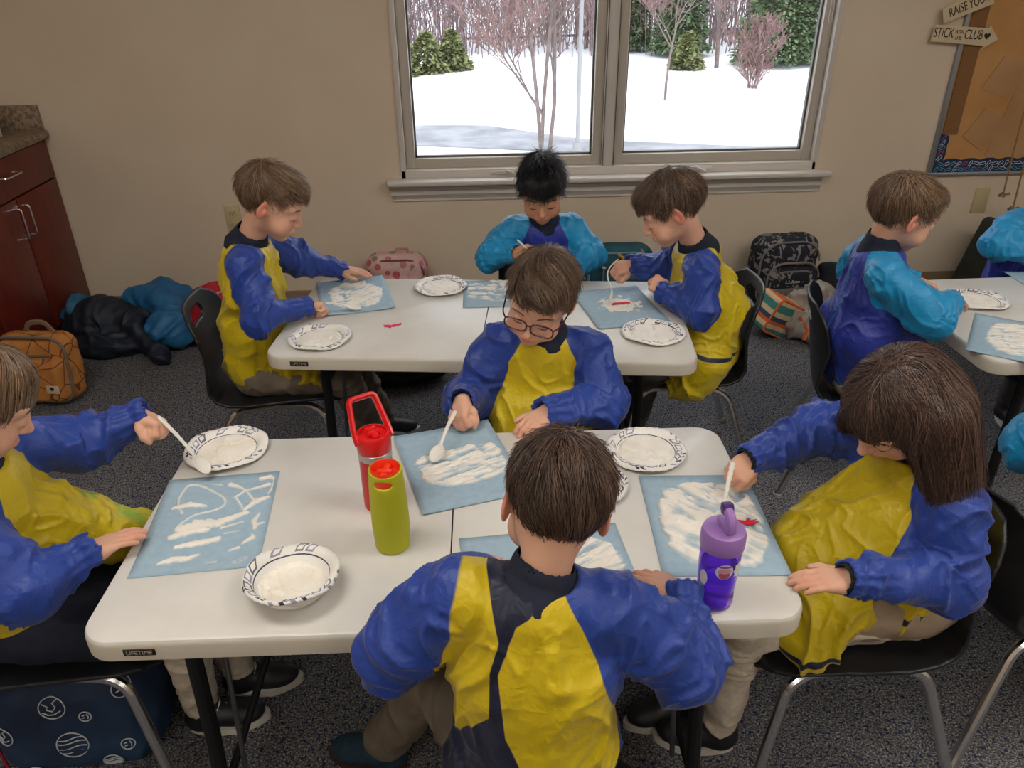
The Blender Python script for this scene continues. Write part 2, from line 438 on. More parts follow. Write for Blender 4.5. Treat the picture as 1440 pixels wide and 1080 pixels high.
def _head(p):
    e = f_ell
    d = e(p, (0, -.012, .03), (.071, .090, .078))
    d = smin(d, e(p, (0, .014, -.018), (.058, .068, .072)), .03)
    d = smin(d, e(p, (0, .054, -.082), (.022, .021, .018)), .03)
    q = p.copy(); q[..., 0] = np.abs(q[..., 0])
    d = smin(d, e(q, (.034, .048, -.045), (.027, .026, .028)), .02)
    d = smin(d, e(q, (.030, .060, .018), (.024, .014, .008)), .02)
    d = smin(d, f_cone(p, (0, .078, .002), (0, .093, -.030), .0055, .0085), .012)
    d = smin(d, e(p, (0, .095, -.033), (.009, .008, .0075)), .008)
    d = smin(d, e(q, (.0095, .084, -.036), (.0062, .008, .0062)), .005)
    d = smax(d, -e(q, (.0050, .091, -.0425), (.0026, .004, .003)), .002)
    d = smax(d, -e(q, (.031, .091, -.004), (.018, .014, .0115)), .010)
    d = smin(d, e(q, (.0305, .0655, -.006), (.0165, .0158, .0150)), .004)
    d = smin(d, e(p, (0, .074, -.059), (.021, .012, .012)), .012)
    d = smin(d, e(p, (0, .0835, -.0560), (.0155, .0045, .0036)), .003)
    d = smin(d, e(p, (0, .0830, -.0630), (.0135, .0048, .0042)), .003)
    d = smax(d, -f_box(p, (0, .090, -.0594), (.0155, .006, .0006), .0005), .0015)
    ce, se = math.cos(.38), math.sin(.38)
    RE = A([[ce, -se, 0], [se, ce, 0], [0, 0, 1]]) @ A(Matrix.Rotation(-.16, 3, 'X'))
    ear = e(q, (.0735, -.010, -.008), (.0060, .0165, .0270), RE)
    ear = smax(ear, -e(q, (.0795, -.007, -.004), (.0050, .0105, .0190), RE), .004)
    ear = smin(ear, e(q, (.0745, -.004, -.012), (.0035, .005, .008), RE), .004)
    d = smin(d, ear, .006)
    return d
def skin_red(p):
    q = p.copy(); q[:, 0] = np.abs(q[:, 0])
    def g(c, r): return np.exp(-(((q - A(c)) / A(r)) ** 2).sum(1))
    lips = g((0, .086, -.0595), (.015, .008, .0062)) * .75
    ear = np.clip((q[:, 0] - .069) / .006, 0, 1) * (np.abs(q[:, 2] + .008) < .035) * (np.abs(q[:, 1] + .01) < .03) * .55
    ch = g((.040, .07, -.036), (.02, .02, .018)) * .30 + g((0, .10, -.034), (.012, .012, .010)) * .25
    lid = g((.031, .082, .000), (.016, .01, .009)) * .14
    return np.clip(lips + ear + ch + lid, 0, 1)
def proj_face(pts):
    p = A(pts, float).copy(); p[:, 1] = .13; go = np.ones(len(p), bool)
    for _ in range(120):
        d = head_d(p.astype(np.float32)); go &= d > .0002
        p[go, 1] -= np.maximum(d[go] * .7, .0003)
    return p
FACE = {'lash': {}, 'brow': {}}
for sgn in (-1, 1):
    t = np.linspace(-1, 1, 11); x = sgn * (.0305 + .0125 * t); z = -.0125 - .0025 * (1 - t ** 2) + .0015 * t
    q = proj_face(np.stack([x, x * 0, z], 1)); q[:, 1] += .0004; FACE['lash'][sgn] = q
    pts = []
    for j in range(30):
        a = j / 29; x0 = sgn * (.014 + .031 * a); z0 = .0152 + .0045 * math.sin(a * 2.6) + rng.uniform(-.0016, .0016)
        pts += [[x0, 0, z0], [x0 + sgn * .004, 0, z0 + .0012], [x0 + sgn * .0075, 0, z0 + .0008]]
    q = proj_face(pts); q[:, 1] += .0004; FACE['brow'][sgn] = q.reshape(-1, 3, 3)
CURL = {'flat': [(4, 10, 8)] * 4, 'rest': [(14, 24, 18), (16, 28, 20), (20, 32, 22), (24, 36, 24)], 'grip': [(62, 72, 40), (70, 78, 45), (74, 80, 45), (76, 80, 45)],
        'pinch': [(48, 58, 34), (58, 66, 40), (66, 74, 45), (72, 78, 45)], 'point': [(10, 14, 10), (40, 55, 30), (52, 62, 34), (58, 66, 36)]}
def add_hand(B, W, D, Nn, side, pose='rest', s=1.0, spread=1.0):
    """five fingers on a palm. W wrist, D towards the knuckles, Nn the way the palm faces"""
    W = A(W, float); D = nrm(D); Nn = A(Nn, float); Nn = nrm(Nn - D * (Nn @ D)); T = np.cross(D, Nn) * (1 if side == 'R' else -1)
    lay = [(.054, .0205), (.057, .0068), (.054, -.0068), (.048, -.0195)]
    ln = [(.0215, .0135, .0115), (.0235, .0155, .012), (.0215, .0145, .0115), (.017, .011, .0105)]; rr = [.0068, .007, .0067, .0058]
    Kn = [W + D * a * s + T * b * s for a, b in lay]
    for i, k in enumerate(Kn): B.cone(W + T * lay[i][1] * .45 * s, k - D * .003 * s, .0125 * s, .0088 * s, .008)
    B.ell(W + D * .026 * s + T * .014 * s + Nn * .007 * s, (.014 * s,) * 3, None, .012)
    B.ell(W + D * .026 * s - T * .013 * s + Nn * .006 * s, (.012 * s,) * 3, None, .012)
    tips = []
    for i, k in enumerate(Kn):
        ang = 0; p = k; sp = (1.5 - i) * .09 * spread; d0 = nrm(D + T * sp); r = rr[i] * s
        pts = [p]
        for L, c in zip(ln[i], CURL[pose][i]):
            ang += math.radians(c); p = p + (math.cos(ang) * d0 + math.sin(ang) * Nn) * L * s; pts.append(p)
        rs = [r * 1.06, r, r * .93, r * .8]
        for j in range(3): B.cone(pts[j], pts[j + 1], rs[j], rs[j + 1], .003)
        tips.append(pts[-1])
    if pose in ('grip', 'pinch'): B.ell(W + D * .058 * s + Nn * .016 * s, (.017 * s, .017 * s, .014 * s), None, .006); B.ell(W + D * .050 * s + Nn * .020 * s + T * .016 * s, (.0135 * s,) * 3, None, .006)
    b0 = W + D * .012 * s + T * .014 * s + Nn * .005 * s
    if pose in ('grip', 'pinch'):
        p1 = b0 + nrm(D * .62 + T * .55 + Nn * .55) * .026 * s; p2 = p1 + nrm(D * .75 + T * .05 + Nn * .65) * .020 * s; p3 = p2 + nrm(D * .7 - T * .45 + Nn * .4) * .016 * s
    else:
        p1 = b0 + nrm(D * .6 + T * .75 + Nn * .15) * .026 * s; p2 = p1 + nrm(D * .85 + T * .5 + Nn * .05) * .020 * s; p3 = p2 + nrm(D * .95 + T * .2 + Nn * .12) * .016 * s
    for a, b, ra, rb in ((b0, p1, .011, .0085), (p1, p2, .0082, .0074), (p2, p3, .0074, .0060)): B.cone(a, b, ra * s, rb * s, .004)
    return tips

def strand_mesh(name, P, nor, w0, mt, parent, off, tint):
    S, n, _ = P.shape
    T = np.gradient(P, axis=1); T /= np.linalg.norm(T, axis=-1, keepdims=True) + 1e-9
    B = np.cross(T, nor); B /= np.linalg.norm(B, axis=-1, keepdims=True) + 1e-9; N2 = np.cross(B, T)
    t = np.linspace(0, 1, n)[None, :, None]; w = w0[:, None, None] * (1 - t ** 2 * .8)
    V = np.stack([P + w * B, P + w * (-.5 * B + .6 * N2), P + w * (-.5 * B - .6 * N2)], 2).reshape(-1, 3)
    base = (np.arange(S) * n * 3)[:, None, None]; i = (np.arange(n - 1) * 3)[None, :, None]; k = np.arange(3)[None, None, :]; k2 = (k + 1) % 3
    Q = np.stack([base + i + k, base + i + k2, base + i + 3 + k2, base + i + 3 + k], -1).reshape(-1, 4)
    tt = np.repeat((tint[:, None] + .18 * np.linspace(0, 1, n)[None, :] - .05), 3, axis=1).ravel()
    return V, Q, np.clip(tt, 0, 1)
SHORT = dict(az=[0, 28, 48, 66, 80, 96, 112, 135, 180], z=[.046, .048, .038, .020, .010, .016, -.016, -.046, -.052])
def make_hair(root, H, off, st, mt):
    ts, tt, tb = st.get('ts', .006), st.get('tt', .014), st.get('tb', .008)
    azl, zl = st.get('az', SHORT['az']), st.get('z', SHORT['z'])
    extra = st.get('extra', [])
    def line(p): return np.interp(np.degrees(np.abs(np.arctan2(p[..., 0], p[..., 1] + .01))), azl, zl) + (noise(p * A([70, 70, 12], np.float32), 4) - .5) * .012
    def tp(p): return np.interp(np.degrees(np.abs(np.arctan2(p[..., 0], p[..., 1] + .01))), [0, 45, 75, 180], [st.get('tf', .001), .006, ts + .001, tb + .001]) * (0 if st.get('long') else 1)
    def cap(P):
        p = H.l(P); d = f_ell(p, (0, -.013, .029 + tt * .15), (.0715 + ts, .0905 + tb, .0785 + tt * .6))
        d = smin(d, f_ell(p, st.get('fr', (0, .045, .066)), (.050, .040, .030)), .025)
        return d * H.s
    def masked(P):
        p = H.l(P); ln = line(p); fade = np.clip((ln + .070 - p[..., 2]) / .070, 0, 1) ** 1.6 * tp(p)
        return smax(cap(P) + (fade * H.s).astype(np.float32), (ln - p[..., 2]) * .8 * H.s, .005)
    S = SDF(); r = .16 * H.s
    S.add(masked, H.c - r, H.c + r, .02)
    SU = SDF(); SU.add(cap, H.c - r, H.c + r, .02)
    for c in extra: S.cone(*c, k=.03); SU.cone(*c, k=.03)
    V, Q = S.mesh(.0035 * FINE)
    N = vnormals(V, Q)
    W = A(st.get('whorl', (.012, -.062, .10))); vl = H.l(V.astype(np.float32)).astype(float) - W; an_ = np.arctan2(vl[:, 0], vl[:, 1]); rad_ = np.linalg.norm(vl, axis=1)
    fur = noise(np.stack([np.cos(an_ + rad_ * st.get('swirl', .35) * 6) * 9, np.sin(an_ + rad_ * st.get('swirl', .35) * 6) * 9, rad_ * 14], 1), 13)
    V = V + N * ((fur - .5) * st.get('fur', .006) * np.clip(rad_ / .05, 0, 1) + (noise(V * 160, 3) - .5) * .0016 - .0012)[:, None]
    ns = st.get('n', 4200); n = st.get('steps', 8)
    idx = rng.integers(0, len(V), ns); p = V[idx].astype(float)
    pl = H.l(p.astype(np.float32)); ln = line(pl)
    long_ = st.get('long', 0)
    if not long_:
        ok = pl[:, 2] > ln + .001; p = p[ok]; pl = pl[ok]; ln = ln[ok]
        L = np.clip((pl[:, 2] - ln) * 1.25 + .010, .012, st.get('L', .05)) * rng.uniform(.75, 1.1, len(p))
    else:
        ok = pl[:, 2] > st.get('rootz', .02); p = p[ok]; pl = pl[ok]; ln = ln[ok]
        L = long_ * rng.uniform(.75, 1.1, len(p))
    W = A(st.get('whorl', (.012, -.062, .10))); sw = st.get('swirl', .35); lift = st.get('lift', .004) * rng.uniform(.1, 1.4, len(p)) ** 1.5 * (.4 + 1.3 * noise(p * 45, 17))
    rdir = rng.normal(0, 1, p.shape); rdir /= np.linalg.norm(rdir, axis=1, keepdims=True); bias = A(st.get('bias', (0, 0, 0))); P = [p.copy()]; NN = []
    cl = (noise(p * 38, 9) - .5) * st.get('clump', .9)
    for k in range(n):
        g = SU.grad(p.astype(np.float32)).astype(float); NN.append(g)
        pl = H.l(p.astype(np.float32)).astype(float); o = pl - W
        if long_: o[:, 1] *= .55; o[:, 0] *= 1.3
        ow = o @ H.R.T; t = k / n
        front = np.clip(pl[:, 1] / .06, 0, 1) * np.clip((pl[:, 2] - .03) / .04, 0, 1)
        d = ow / (np.linalg.norm(ow, axis=1, keepdims=True) + 1e-6) + (bias @ H.R.T)[None] * front[:, None]
        near = np.clip(1.3 - np.linalg.norm(pl - W, axis=1) / .035, 0, 1)[:, None] * (k < 3); d = d * (1 - near) + rdir * near
        if long_:
            gw = np.clip((W[2] - pl[:, 2] - .02) / .05, 0, 1)[:, None] * st.get('grav', 1.0); d = d * (1 - gw * .85) + A([0, 0, -1.]) * gw + A(st.get('pull', (0, 0, 0))) * gw
        tg = d - g * (d * g).sum(1, keepdims=True); tg /= np.linalg.norm(tg, axis=1, keepdims=True) + 1e-6
        side = np.cross(g, tg); tg = tg + side * (sw * (1 - t) * (0 if long_ else 1) + cl[:, None])
        tg += rng.normal(0, st.get('jit', .14), tg.shape); tg /= np.linalg.norm(tg, axis=1, keepdims=True)
        tg = tg + g * (lift / .05 * t * 2)[:, None]
        p = p + tg * (L / n)[:, None]
        pl = H.l(p.astype(np.float32)).astype(float); f = SU.ev(p.astype(np.float32)).astype(float) + np.clip((line(pl) + .070 - pl[:, 2]) / .070, 0, 1) ** 1.6 * tp(pl) * .85; tgt = .0006 + lift * ((k + 1) / n) ** 1.5
        if st.get('free'):
            p = p + g * np.maximum(tgt - f, 0)[:, None]
        else: p = p + g * (tgt - f)[:, None]
        P.append(p.copy())
    NN.append(NN[-1]); P = np.stack(P, 1); NN = np.stack(NN, 1)
    tint = np.clip(.30 + .9 * (noise(P[:, n // 2] * 90, 21) - .5) + rng.normal(0, .20, len(P)), 0, 1)
    V2, Q2, t2 = strand_mesh('x', P, NN, st.get('w', .00085) * rng.uniform(.6, 1.3, len(P)), None, None, None, tint)
    tint0 = np.full(len(V), .06)
    V = np.concatenate([V, V2]); Q = np.concatenate([Q, Q2 + len(tint0)])
    return obj('hair', V, Q, mt, root, {'tint': np.concatenate([tint0, t2])}, off=off)

def pin(poly, x, z):
    """signed distance to a polygon, positive inside"""
    n = len(poly); ins = np.zeros(len(x), bool); d = np.full(len(x), 9.)
    for i in range(n):
        (x0, z0), (x1, z1) = poly[i], poly[(i + 1) % n]
        c = ((z0 > z) != (z1 > z)) & (x < (x1 - x0) * (z - z0) / (z1 - z0 + 1e-12) + x0); ins ^= c
        e = A([x1 - x0, z1 - z0]); t = np.clip(((x - x0) * e[0] + (z - z0) * e[1]) / (e @ e + 1e-12), 0, 1)
        d = np.minimum(d, np.hypot(x - x0 - t * e[0], z - z0 - t * e[1]))
    return np.where(ins, d, -d)
def person(label, k):
    t0 = time.time()
    H = Frame(k['C'], *k['head'], k.get('hs', .97)); N = A(k['N'], float); Pv = A(k['P'], float); off = A([Pv[0], Pv[1], 0])
    root = thing('person', label, k.get('cat', 'person'), off)
    az = math.radians(k['az']); f0 = A([math.cos(az), math.sin(az), 0]); up = nrm(N - Pv); rt = nrm(np.cross(f0, up)); fw = nrm(np.cross(up, rt))
    sw = k.get('sw', .105); sh = {'R': N - up * .038 + rt * sw, 'L': N - up * .038 - rt * sw}
    for s in 'RL':
        if 's' + s in k: sh[s] = A(k['s' + s], float)
    el = {s: A(k['e' + s], float) for s in 'RL'}; wr = {s: A(k['w' + s], float) for s in 'RL'}
    skin = M[k.get('skin', 'skin')]
    # --- body: one continuous skin
    B = SDF(); rr = .145 * H.s
    B.add(lambda P: head_d(H.l(P)) * H.s, H.c - rr, H.c + rr, .01)
    nb = H.w((0, -.022, -.055))
    B.cone(nb, N - up * .01, .038 * H.s, .040, .014)
    B.wcone(N - up * .05, N - up * .16, .050, .064, rt, 1.35, .02); B.wcone(N - up * .16, Pv, .064, .070, rt, 1.35, .03)
    for s in 'RL':
        B.cone(N - up * .022, sh[s], .030, .034, .02); B.cone(sh[s], el[s], .033, .026, .015); B.cone(el[s], wr[s], .026, .0165, .012)
        h = k.get('h' + s)
        if h: add_hand(B, wr[s], h[0], h[1], s, h[2], h[3] if len(h) > 3 else 1.0, h[4] if len(h) > 4 else 1.0)
    V, Q = B.mesh(k.get('hb', .0025) * FINE); V = relax(V, Q, 1, .35)
    pl = H.l(V.astype(np.float32)).astype(float); red = skin_red(pl)
    for s in 'RL':
        dd = np.linalg.norm(V - (wr[s] + (nrm(k['h' + s][0]) * .085 if k.get('h' + s) else 0)), axis=1); red = np.maximum(red, np.clip(1 - dd / .05, 0, 1) * .22)
    obj('body', V, Q, skin, root, {'red': red}, off=off)
    # --- eyes (lids lowered): lash line and brows
    for sgn in (-1, 1):
        V, F_ = tube(H.w(FACE['lash'][sgn]), [.0004 + .0009 * (1 - abs(a)) ** .5 for a in np.linspace(-1, 1, 11)], 6); obj('eyelashes', V, F_, M['lash'], root, off=off)
        mb = MB()
        for q in FACE['brow'][sgn]: mb.tube(H.w(q), [.0005, .0005, .0002], 4)
        o = mb.build('eyebrow', [M[k['hair']]], root, off=off); a_ = o.data.attributes.new('tint', 'FLOAT', 'POINT'); a_.data.foreach_set('value', np.full(len(o.data.vertices), .12, np.float32))
    make_hair(root, H, off, k['hst'], M[k['hair']])
    # --- smock
    ST = SDF(); SA = SDF(); g = k.get('bag', 1.0)
    ST.wcone(N - up * .045, N - up * .15, .072 * g, .086 * g, rt, 1.32, .02); ST.wcone(N - up * .15, Pv + up * .02, .086 * g, .098 * g, rt, 1.28, .03)
    for a in k.get('apron', []): ST.wcone(*a, k=.03)
    for s in 'RL':
        ST.cone(N - up * .030, N - up * .036 + (sh[s] - N + up * .036) * .7, .042, .046, .02)
        e = el[s]; w = wr[s]; fd = nrm(w - e); ar = k.get('ar', (.050, .056, .052, .038))
        SA.cone(sh[s], e, ar[0], ar[1], .02); SA.cone(e, w - fd * .035, ar[2], ar[3], .025)
        SA.cone(w - fd * .04, w - fd * .012, .036, .027, .012); SA.cone(w - fd * .012, w + fd * .006, .0265, .034, .004)
    S = SDF(); S.ops = ST.ops + [(o[0], o[1], o[2], .028 if i % 4 < 2 else o[3], o[4]) for i, o in enumerate(SA.ops)]
    nk = nrm(nb - N)
    S.cone(N + nk * .0, N + nk * .08, .050, .055, .010, 's')
    for s in 'RL':
        fd = nrm(wr[s] - el[s]); S.cone(wr[s] - fd * .006, wr[s] + fd * .05, .0235, .031, .003, 's')
    V, Q = S.mesh(k.get('hsm', .004) * FINE); nr = vnormals(V, Q); V32 = V.astype(np.float32)
    dT = ST.ev(V32).astype(float); dA = SA.ev(V32).astype(float)
    # cloth folds
    q = np.zeros_like(V); wsum = np.zeros(len(V)) + 1e-9; amp = np.ones(len(V))
    wt = np.clip(.5 + (dA - dT) / .05, 0, 1)
    rel = V - N; la, uu, ff = rel @ rt, rel @ up, rel @ fw
    warp = (np.stack([noise(V * 7, 31), noise(V * 7, 32), noise(V * 7, 33)], 1) - .5)
    def folds(q, sd):  # broad puffs with crisp pulled creases
        return (noise(q * .8, sd) - .5) * 1.1 + ridge(q, sd + 1) ** 5 * .85 - .25 + ridge(q * 1.9 + 5, sd + 2) ** 6 * .35
    qt = np.stack([la * 14, uu * 6, ff * 11], 1) + warp * 2.6
    d1 = folds(qt, 1 + k['seed'])
    best = np.full(len(V), 9.); da = np.zeros(len(V))
    for s in 'RL':
        for a, b, i in ((sh[s], el[s], 0), (el[s], wr[s], 7)):
            ba = b - a; L = np.linalg.norm(ba); u = ba / L; r_ = V - a; al = np.clip(r_ @ u, 0, L); pe = r_ - al[:, None] * u; dd = np.linalg.norm(pe, axis=1)
            qa = pe * 9 + (al * (15 if i else 12))[:, None] * A([.7, .5, .5]) + warp * 3.0 + i
            v = folds(qa, 4 + k['seed'] + i)
            m = dd < best; da[m] = v[m]; best[m] = dd[m]
        cd = np.linalg.norm(V - wr[s], axis=1); amp *= np.clip((cd - .012) / .04, .12, 1)
        # gathers running out of the elastic cuff
        fd = nrm(wr[s] - el[s]); e1 = nrm(np.cross(fd, A([.3, .2, 1]))); e2 = np.cross(fd, e1); rv = V - wr[s]; th = np.arctan2(rv @ e2, rv @ e1)
        ga = np.clip(1 - cd / .085, 0, 1) * np.clip(cd / .02, 0, 1); da = da + ga * (np.sin(th * 11 + 3 * noise(V * 18, 5)) * .32)
    amp *= np.clip((np.linalg.norm(rel, axis=1) - .04) / .06, .15, 1)
    disp = (d1 * wt + da * (1 - wt)) * .0155 * k.get('wr', 1.0) * amp
    V = V + nr * disp[:, None]
    # gathered cuffs
    w_ = np.interp(uu, [-.34, -.20, -.155, -.10, -.05, .01], [.6, .30, .135, .108, .085, .050])
    pan = np.minimum(w_ - np.abs(la), (dA - dT) * .6 + k.get('pbias', .0)); trim = np.full(len(V), -.05)
    if 'neckb' in k: pan = np.minimum(pan, -uu - k['neckb'])
    if 'cloth' in k: pan, trim = k['cloth'](V, pan, trim, la, uu, ff, dA, dT)
    V = relax(V, Q, 1, .25)
    obj('smock', V, Q, M[k.get('smock', 'smock')], root, {'panel': pan, 'trim': trim}, off=off)
    # --- shirt collar
    S = SDF(); b0 = N - nk * .018 + up * 0; b1 = N + nk * k.get('colh', .026)
    S.cone(b0, b1, .066, .050, .004); S.cone(b0 - nk * .02, b1 + nk * .02, .050, .0425, .003, 's')
    fn_ = nrm(fw + up * .3); S.cone(N + fn_ * .02 + nk * .045, N + fn_ * .085 + nk * .004, .010, .020, .010, 's')
    V, Q = S.mesh(.003 * FINE); V = V + vnormals(V, Q) * ((noise(V * 45, 2) - .5) * .002)[:, None]
    obj('shirt_collar', V, Q, M[k.get('collar', 'navy_cloth')], root, off=off)
    for s in 'RL':
        if k.get('cuffs'):
            fd = nrm(wr[s] - el[s]); S = SDF(); S.cone(wr[s] - fd * .03, wr[s] + fd * .014, .029, .0265, .004); S.cone(wr[s] - fd * .04, wr[s] + fd * .03, .022, .0215, .002, 's')
            V, Q = S.mesh(.0025 * FINE); obj('shirt_cuff', V, Q, M['black_cloth'], root, off=off)
    # --- legs
    if 'kR' in k:
        S = SDF(); lr = k.get('lr', (.066, .056, .050, .046))
        S.wcone(Pv - up * .01, Pv + up * .03, .082, .078, rt, 1.3, .02)
        for s, sg in (('R', 1), ('L', -1)):
            hp = Pv + rt * .058 * sg - up * .012; S.cone(hp, k['k' + s], lr[0], lr[1], .02); S.cone(k['k' + s], k['a' + s][0], lr[2], lr[3], .02)
        V, Q = S.mesh(.005 * FINE); nr = vnormals(V, Q); V = V + nr * ((ridge(V * A([16, 16, 26]) + 3 * (noise(V * 8)[:, None] - .5), 3) ** 2 - .4) * .010 * k.get('lw', 1))[:, None]
        obj(k.get('legname', 'trousers'), V, Q, M[k.get('legs', 'khaki')], root, off=off)
        for s in 'RL':
            an, az2 = k['a' + s]; shoe(root, off, an, az2, k.get('shoe', 'shoe_black'), k.get('sole', 'sole_white'), k.get('laces', True), s)
    print('person', label[:30], round(time.time() - t0, 1)); return root, H
def shoe(root, off, an, az, m, sole, laces, s):
    a = math.radians(az); d = A([math.cos(a), math.sin(a), 0]); l = A([-d[1], d[0], 0]); an = A(an, float); b = A([an[0], an[1], 0]); z = A([0, 0, 1.])
    R = np.stack([d, l, z], 1); S = SDF()
    S.ell(b + d * .085 + z * .032, (.050, .034, .026), R, .02); S.ell(b - d * .005 + z * .040, (.040, .031, .034), R, .02)
    S.cone(b + d * .0 + z * .05, b + z * .082, .034, .031, .02); S.ell(b + d * .045 + z * .042, (.045, .031, .028), R, .02)
    S.cone(b + z * .07 - d * .0, b + z * .11, .024, .028, .004, 's')
    S.box(b + d * .05 - z * .02, (.2, .2, .024), .001, R, .002, 's')
    V, Q = S.mesh(.004 * FINE); o = obj('shoe', V, Q, M[m], root, off=off)
    mb = MB(); out = [(.052 + .092 * math.cos(t) + .0, (.034 - .004 * math.cos(2 * t) - (.004 if math.cos(t) < 0 else 0)) * math.sin(t)) for t in np.linspace(0, 2 * PI, 36, endpoint=False)]
    mb.prism(out, .001, .020, 0, R, b); so = mb.build('sole', [M[sole]], o, off=off)
    if laces:
        mb = MB()
        for j in range(4):
            c = b + d * (.035 + j * .014) + z * (.0745 - j * .0065); mb.tube([c - l * .018 - z * .006, c + d * .004 + z * .001, c + l * .018 - z * .006], .0022, 5)
        mb.build('laces', [M['sock_white']], o, off=off)

# ------------------------------------------------------------------ camera
cam_d = bpy.data.cameras.new('camera'); cam = bpy.data.objects.new('camera', cam_d); C.objects.link(cam)
cam_d.sensor_width = 36; cam_d.lens = 36 * 1082.54 / 1440; cam_d.clip_start = .05; cam_d.clip_end = 300
r_, u_, w_ = (.99828, -.05781, -.00941), (.03613, .48128, .87582), (.0461, .87466, -.48254)
cam.matrix_world = Matrix(((r_[0], u_[0], -w_[0], 0), (r_[1], u_[1], -w_[1], 0), (r_[2], u_[2], -w_[2], 1.5766), (0, 0, 0, 1)))
bpy.context.scene.camera = cam
vs = bpy.context.scene.view_settings; vs.view_transform = 'Standard'; vs.look = 'None'; vs.gamma = 1; vs.exposure = 0; vs.use_curve_mapping = False
WY = 3.7675
# ------------------------------------------------------------------ setting materials
M['wall'] = m_noisy('tan_wall_paint', lin(215, 199, 177), lin(219, 204, 182), 3, .8, .15, .0008, 220)
M['trimp'] = mat('off_white_trim_paint', lin(208, 202, 194), .4)
M['sash'] = mat('grey_beige_sash', lin(188, 180, 168), .4)
M['sashd'] = mat('dark_sash_track', lin(96, 94, 90), .5)
M['baseb'] = mat('tan_rubber_baseboard', lin(150, 128, 100), .6)
M['ceil'] = m_noisy('white_ceiling_tile', lin(215, 213, 208), lin(205, 203, 198), 30, .9, .4, .002, 120)
M['carpet'] = m = mat('speckled_grey_loop_carpet', (.1, .1, .1, 1), .97, 0, .1); nt, b_, L_ = P_(m); v_ = coord(nt)
n1 = tnoise(nt, v_, 215, 2, .7); n2 = tnoise(nt, v_, 95, 2, .6); n3 = tnoise(nt, v_, 4, 2)
r1 = ramp(nt, n1.outputs[0], [(.34, lin(46, 49, 58)), (.48, lin(90, 91, 96)), (.58, lin(140, 139, 137)), (.68, lin(186, 184, 179))])
c1 = mix(nt, step(nt, mth(nt, 'SUBTRACT', n2.outputs[0], .60), .02), r1.outputs[0], lin(36, 44, 84))
L_.new(mix(nt, mth(nt, 'MULTIPLY', n3.outputs[0], .25), c1, lin(56, 55, 58)), b_.inputs['Base Color']); bump(m, n1.outputs[0], .8, .006)
M['cherry'] = m = mat('cherry_wood_laminate', lin(96, 30, 22), .32, 0, .4); nt, b_, L_ = P_(m); v_ = coord(nt, 'Object', (18, 18, 1.2))
n1 = tnoise(nt, v_, 3, 5, .6, .6); L_.new(ramp(nt, n1.outputs[0], [(.3, lin(84, 26, 18)), (.55, lin(112, 38, 27)), (.75, lin(98, 31, 22))]).outputs[0], b_.inputs['Base Color'])
M['counter'] = m_noisy('speckled_tan_laminate', lin(158, 138, 116), lin(110, 94, 80), 60, .45, 0, .001, 60, .5, .4, .6)
M['snow'] = m_noisy('snow', lin(232, 233, 236), lin(220, 223, 229), .3, .9, .4, .05, 1.2)
M['road'] = m_noisy('wet_asphalt', lin(118, 120, 126), lin(150, 152, 158), 1.5, .6)
M['bark'] = m_noisy('grey_brown_bark', lin(104, 92, 88), lin(128, 114, 108), 6, .9)
M['twig'] = m_noisy('reddish_twigs', lin(124, 98, 95), lin(146, 118, 114), 3, .9)
M['thicket'] = m_noisy('grey_red_twigs', lin(112, 95, 96), lin(146, 124, 124), 1, .9)
M['needle'] = m_noisy('spruce_needles', lin(78, 98, 70), lin(112, 130, 92), 2, .9)
M['needle2'] = m_noisy('yellow_green_needles', lin(104, 112, 70), lin(130, 136, 88), 2, .9)
M['glass'] = m = bpy.data.materials.new('window_glass'); m.use_nodes = True; clearmat(m, tint=(.96, .97, .98, 1))
M['ivory'] = mat('ivory_plastic', lin(196, 182, 142), .4)
M['slot'] = mat('dark_slot', lin(50, 42, 30), .6)
M['kraft'] = m_noisy('brown_kraft_paper', lin(186, 136, 80), lin(198, 150, 96), 5, .8, .4, .002, 9)
M['kraft2'] = m_noisy('pale_kraft_paper', lin(176, 134, 92), lin(188, 148, 106), 5, .8, .3, .002, 9)
M['cardboard'] = m_noisy('brown_cardboard', lin(128, 90, 54), lin(138, 98, 60), 40, .85, 0, .001, 50, .5, .3, .7, vs=(1, 1, 20))
M['alu'] = mat('brushed_aluminium_frame', lin(160, 165, 172), .35, .6)
M['bnavy'] = mat('navy_border_print', lin(28, 48, 84), .7)
M['sign'] = m_noisy('cream_sign_board', lin(214, 198, 166), lin(200, 184, 152), 10, .8)
M['ink'] = mat('dark_brown_ink', lin(44, 30, 24), .8)
M['rope'] = m_noisy('jute_rope', lin(140, 104, 66), lin(168, 130, 88), 120, .95, .5, .001, 300)
M['lightp'] = m = mat('light_diffuser', (1, 1, 1, 1), .5); P_(m)[1].inputs['Emission Color'].default_value = (1, .92, .83, 1); P_(m)[1].inputs['Emission Strength'].default_value = FILL_LIGHT  # glow of the unseen overhead panels added as fill
M['white'] = mat('white_paper', lin(225, 223, 218), .8)

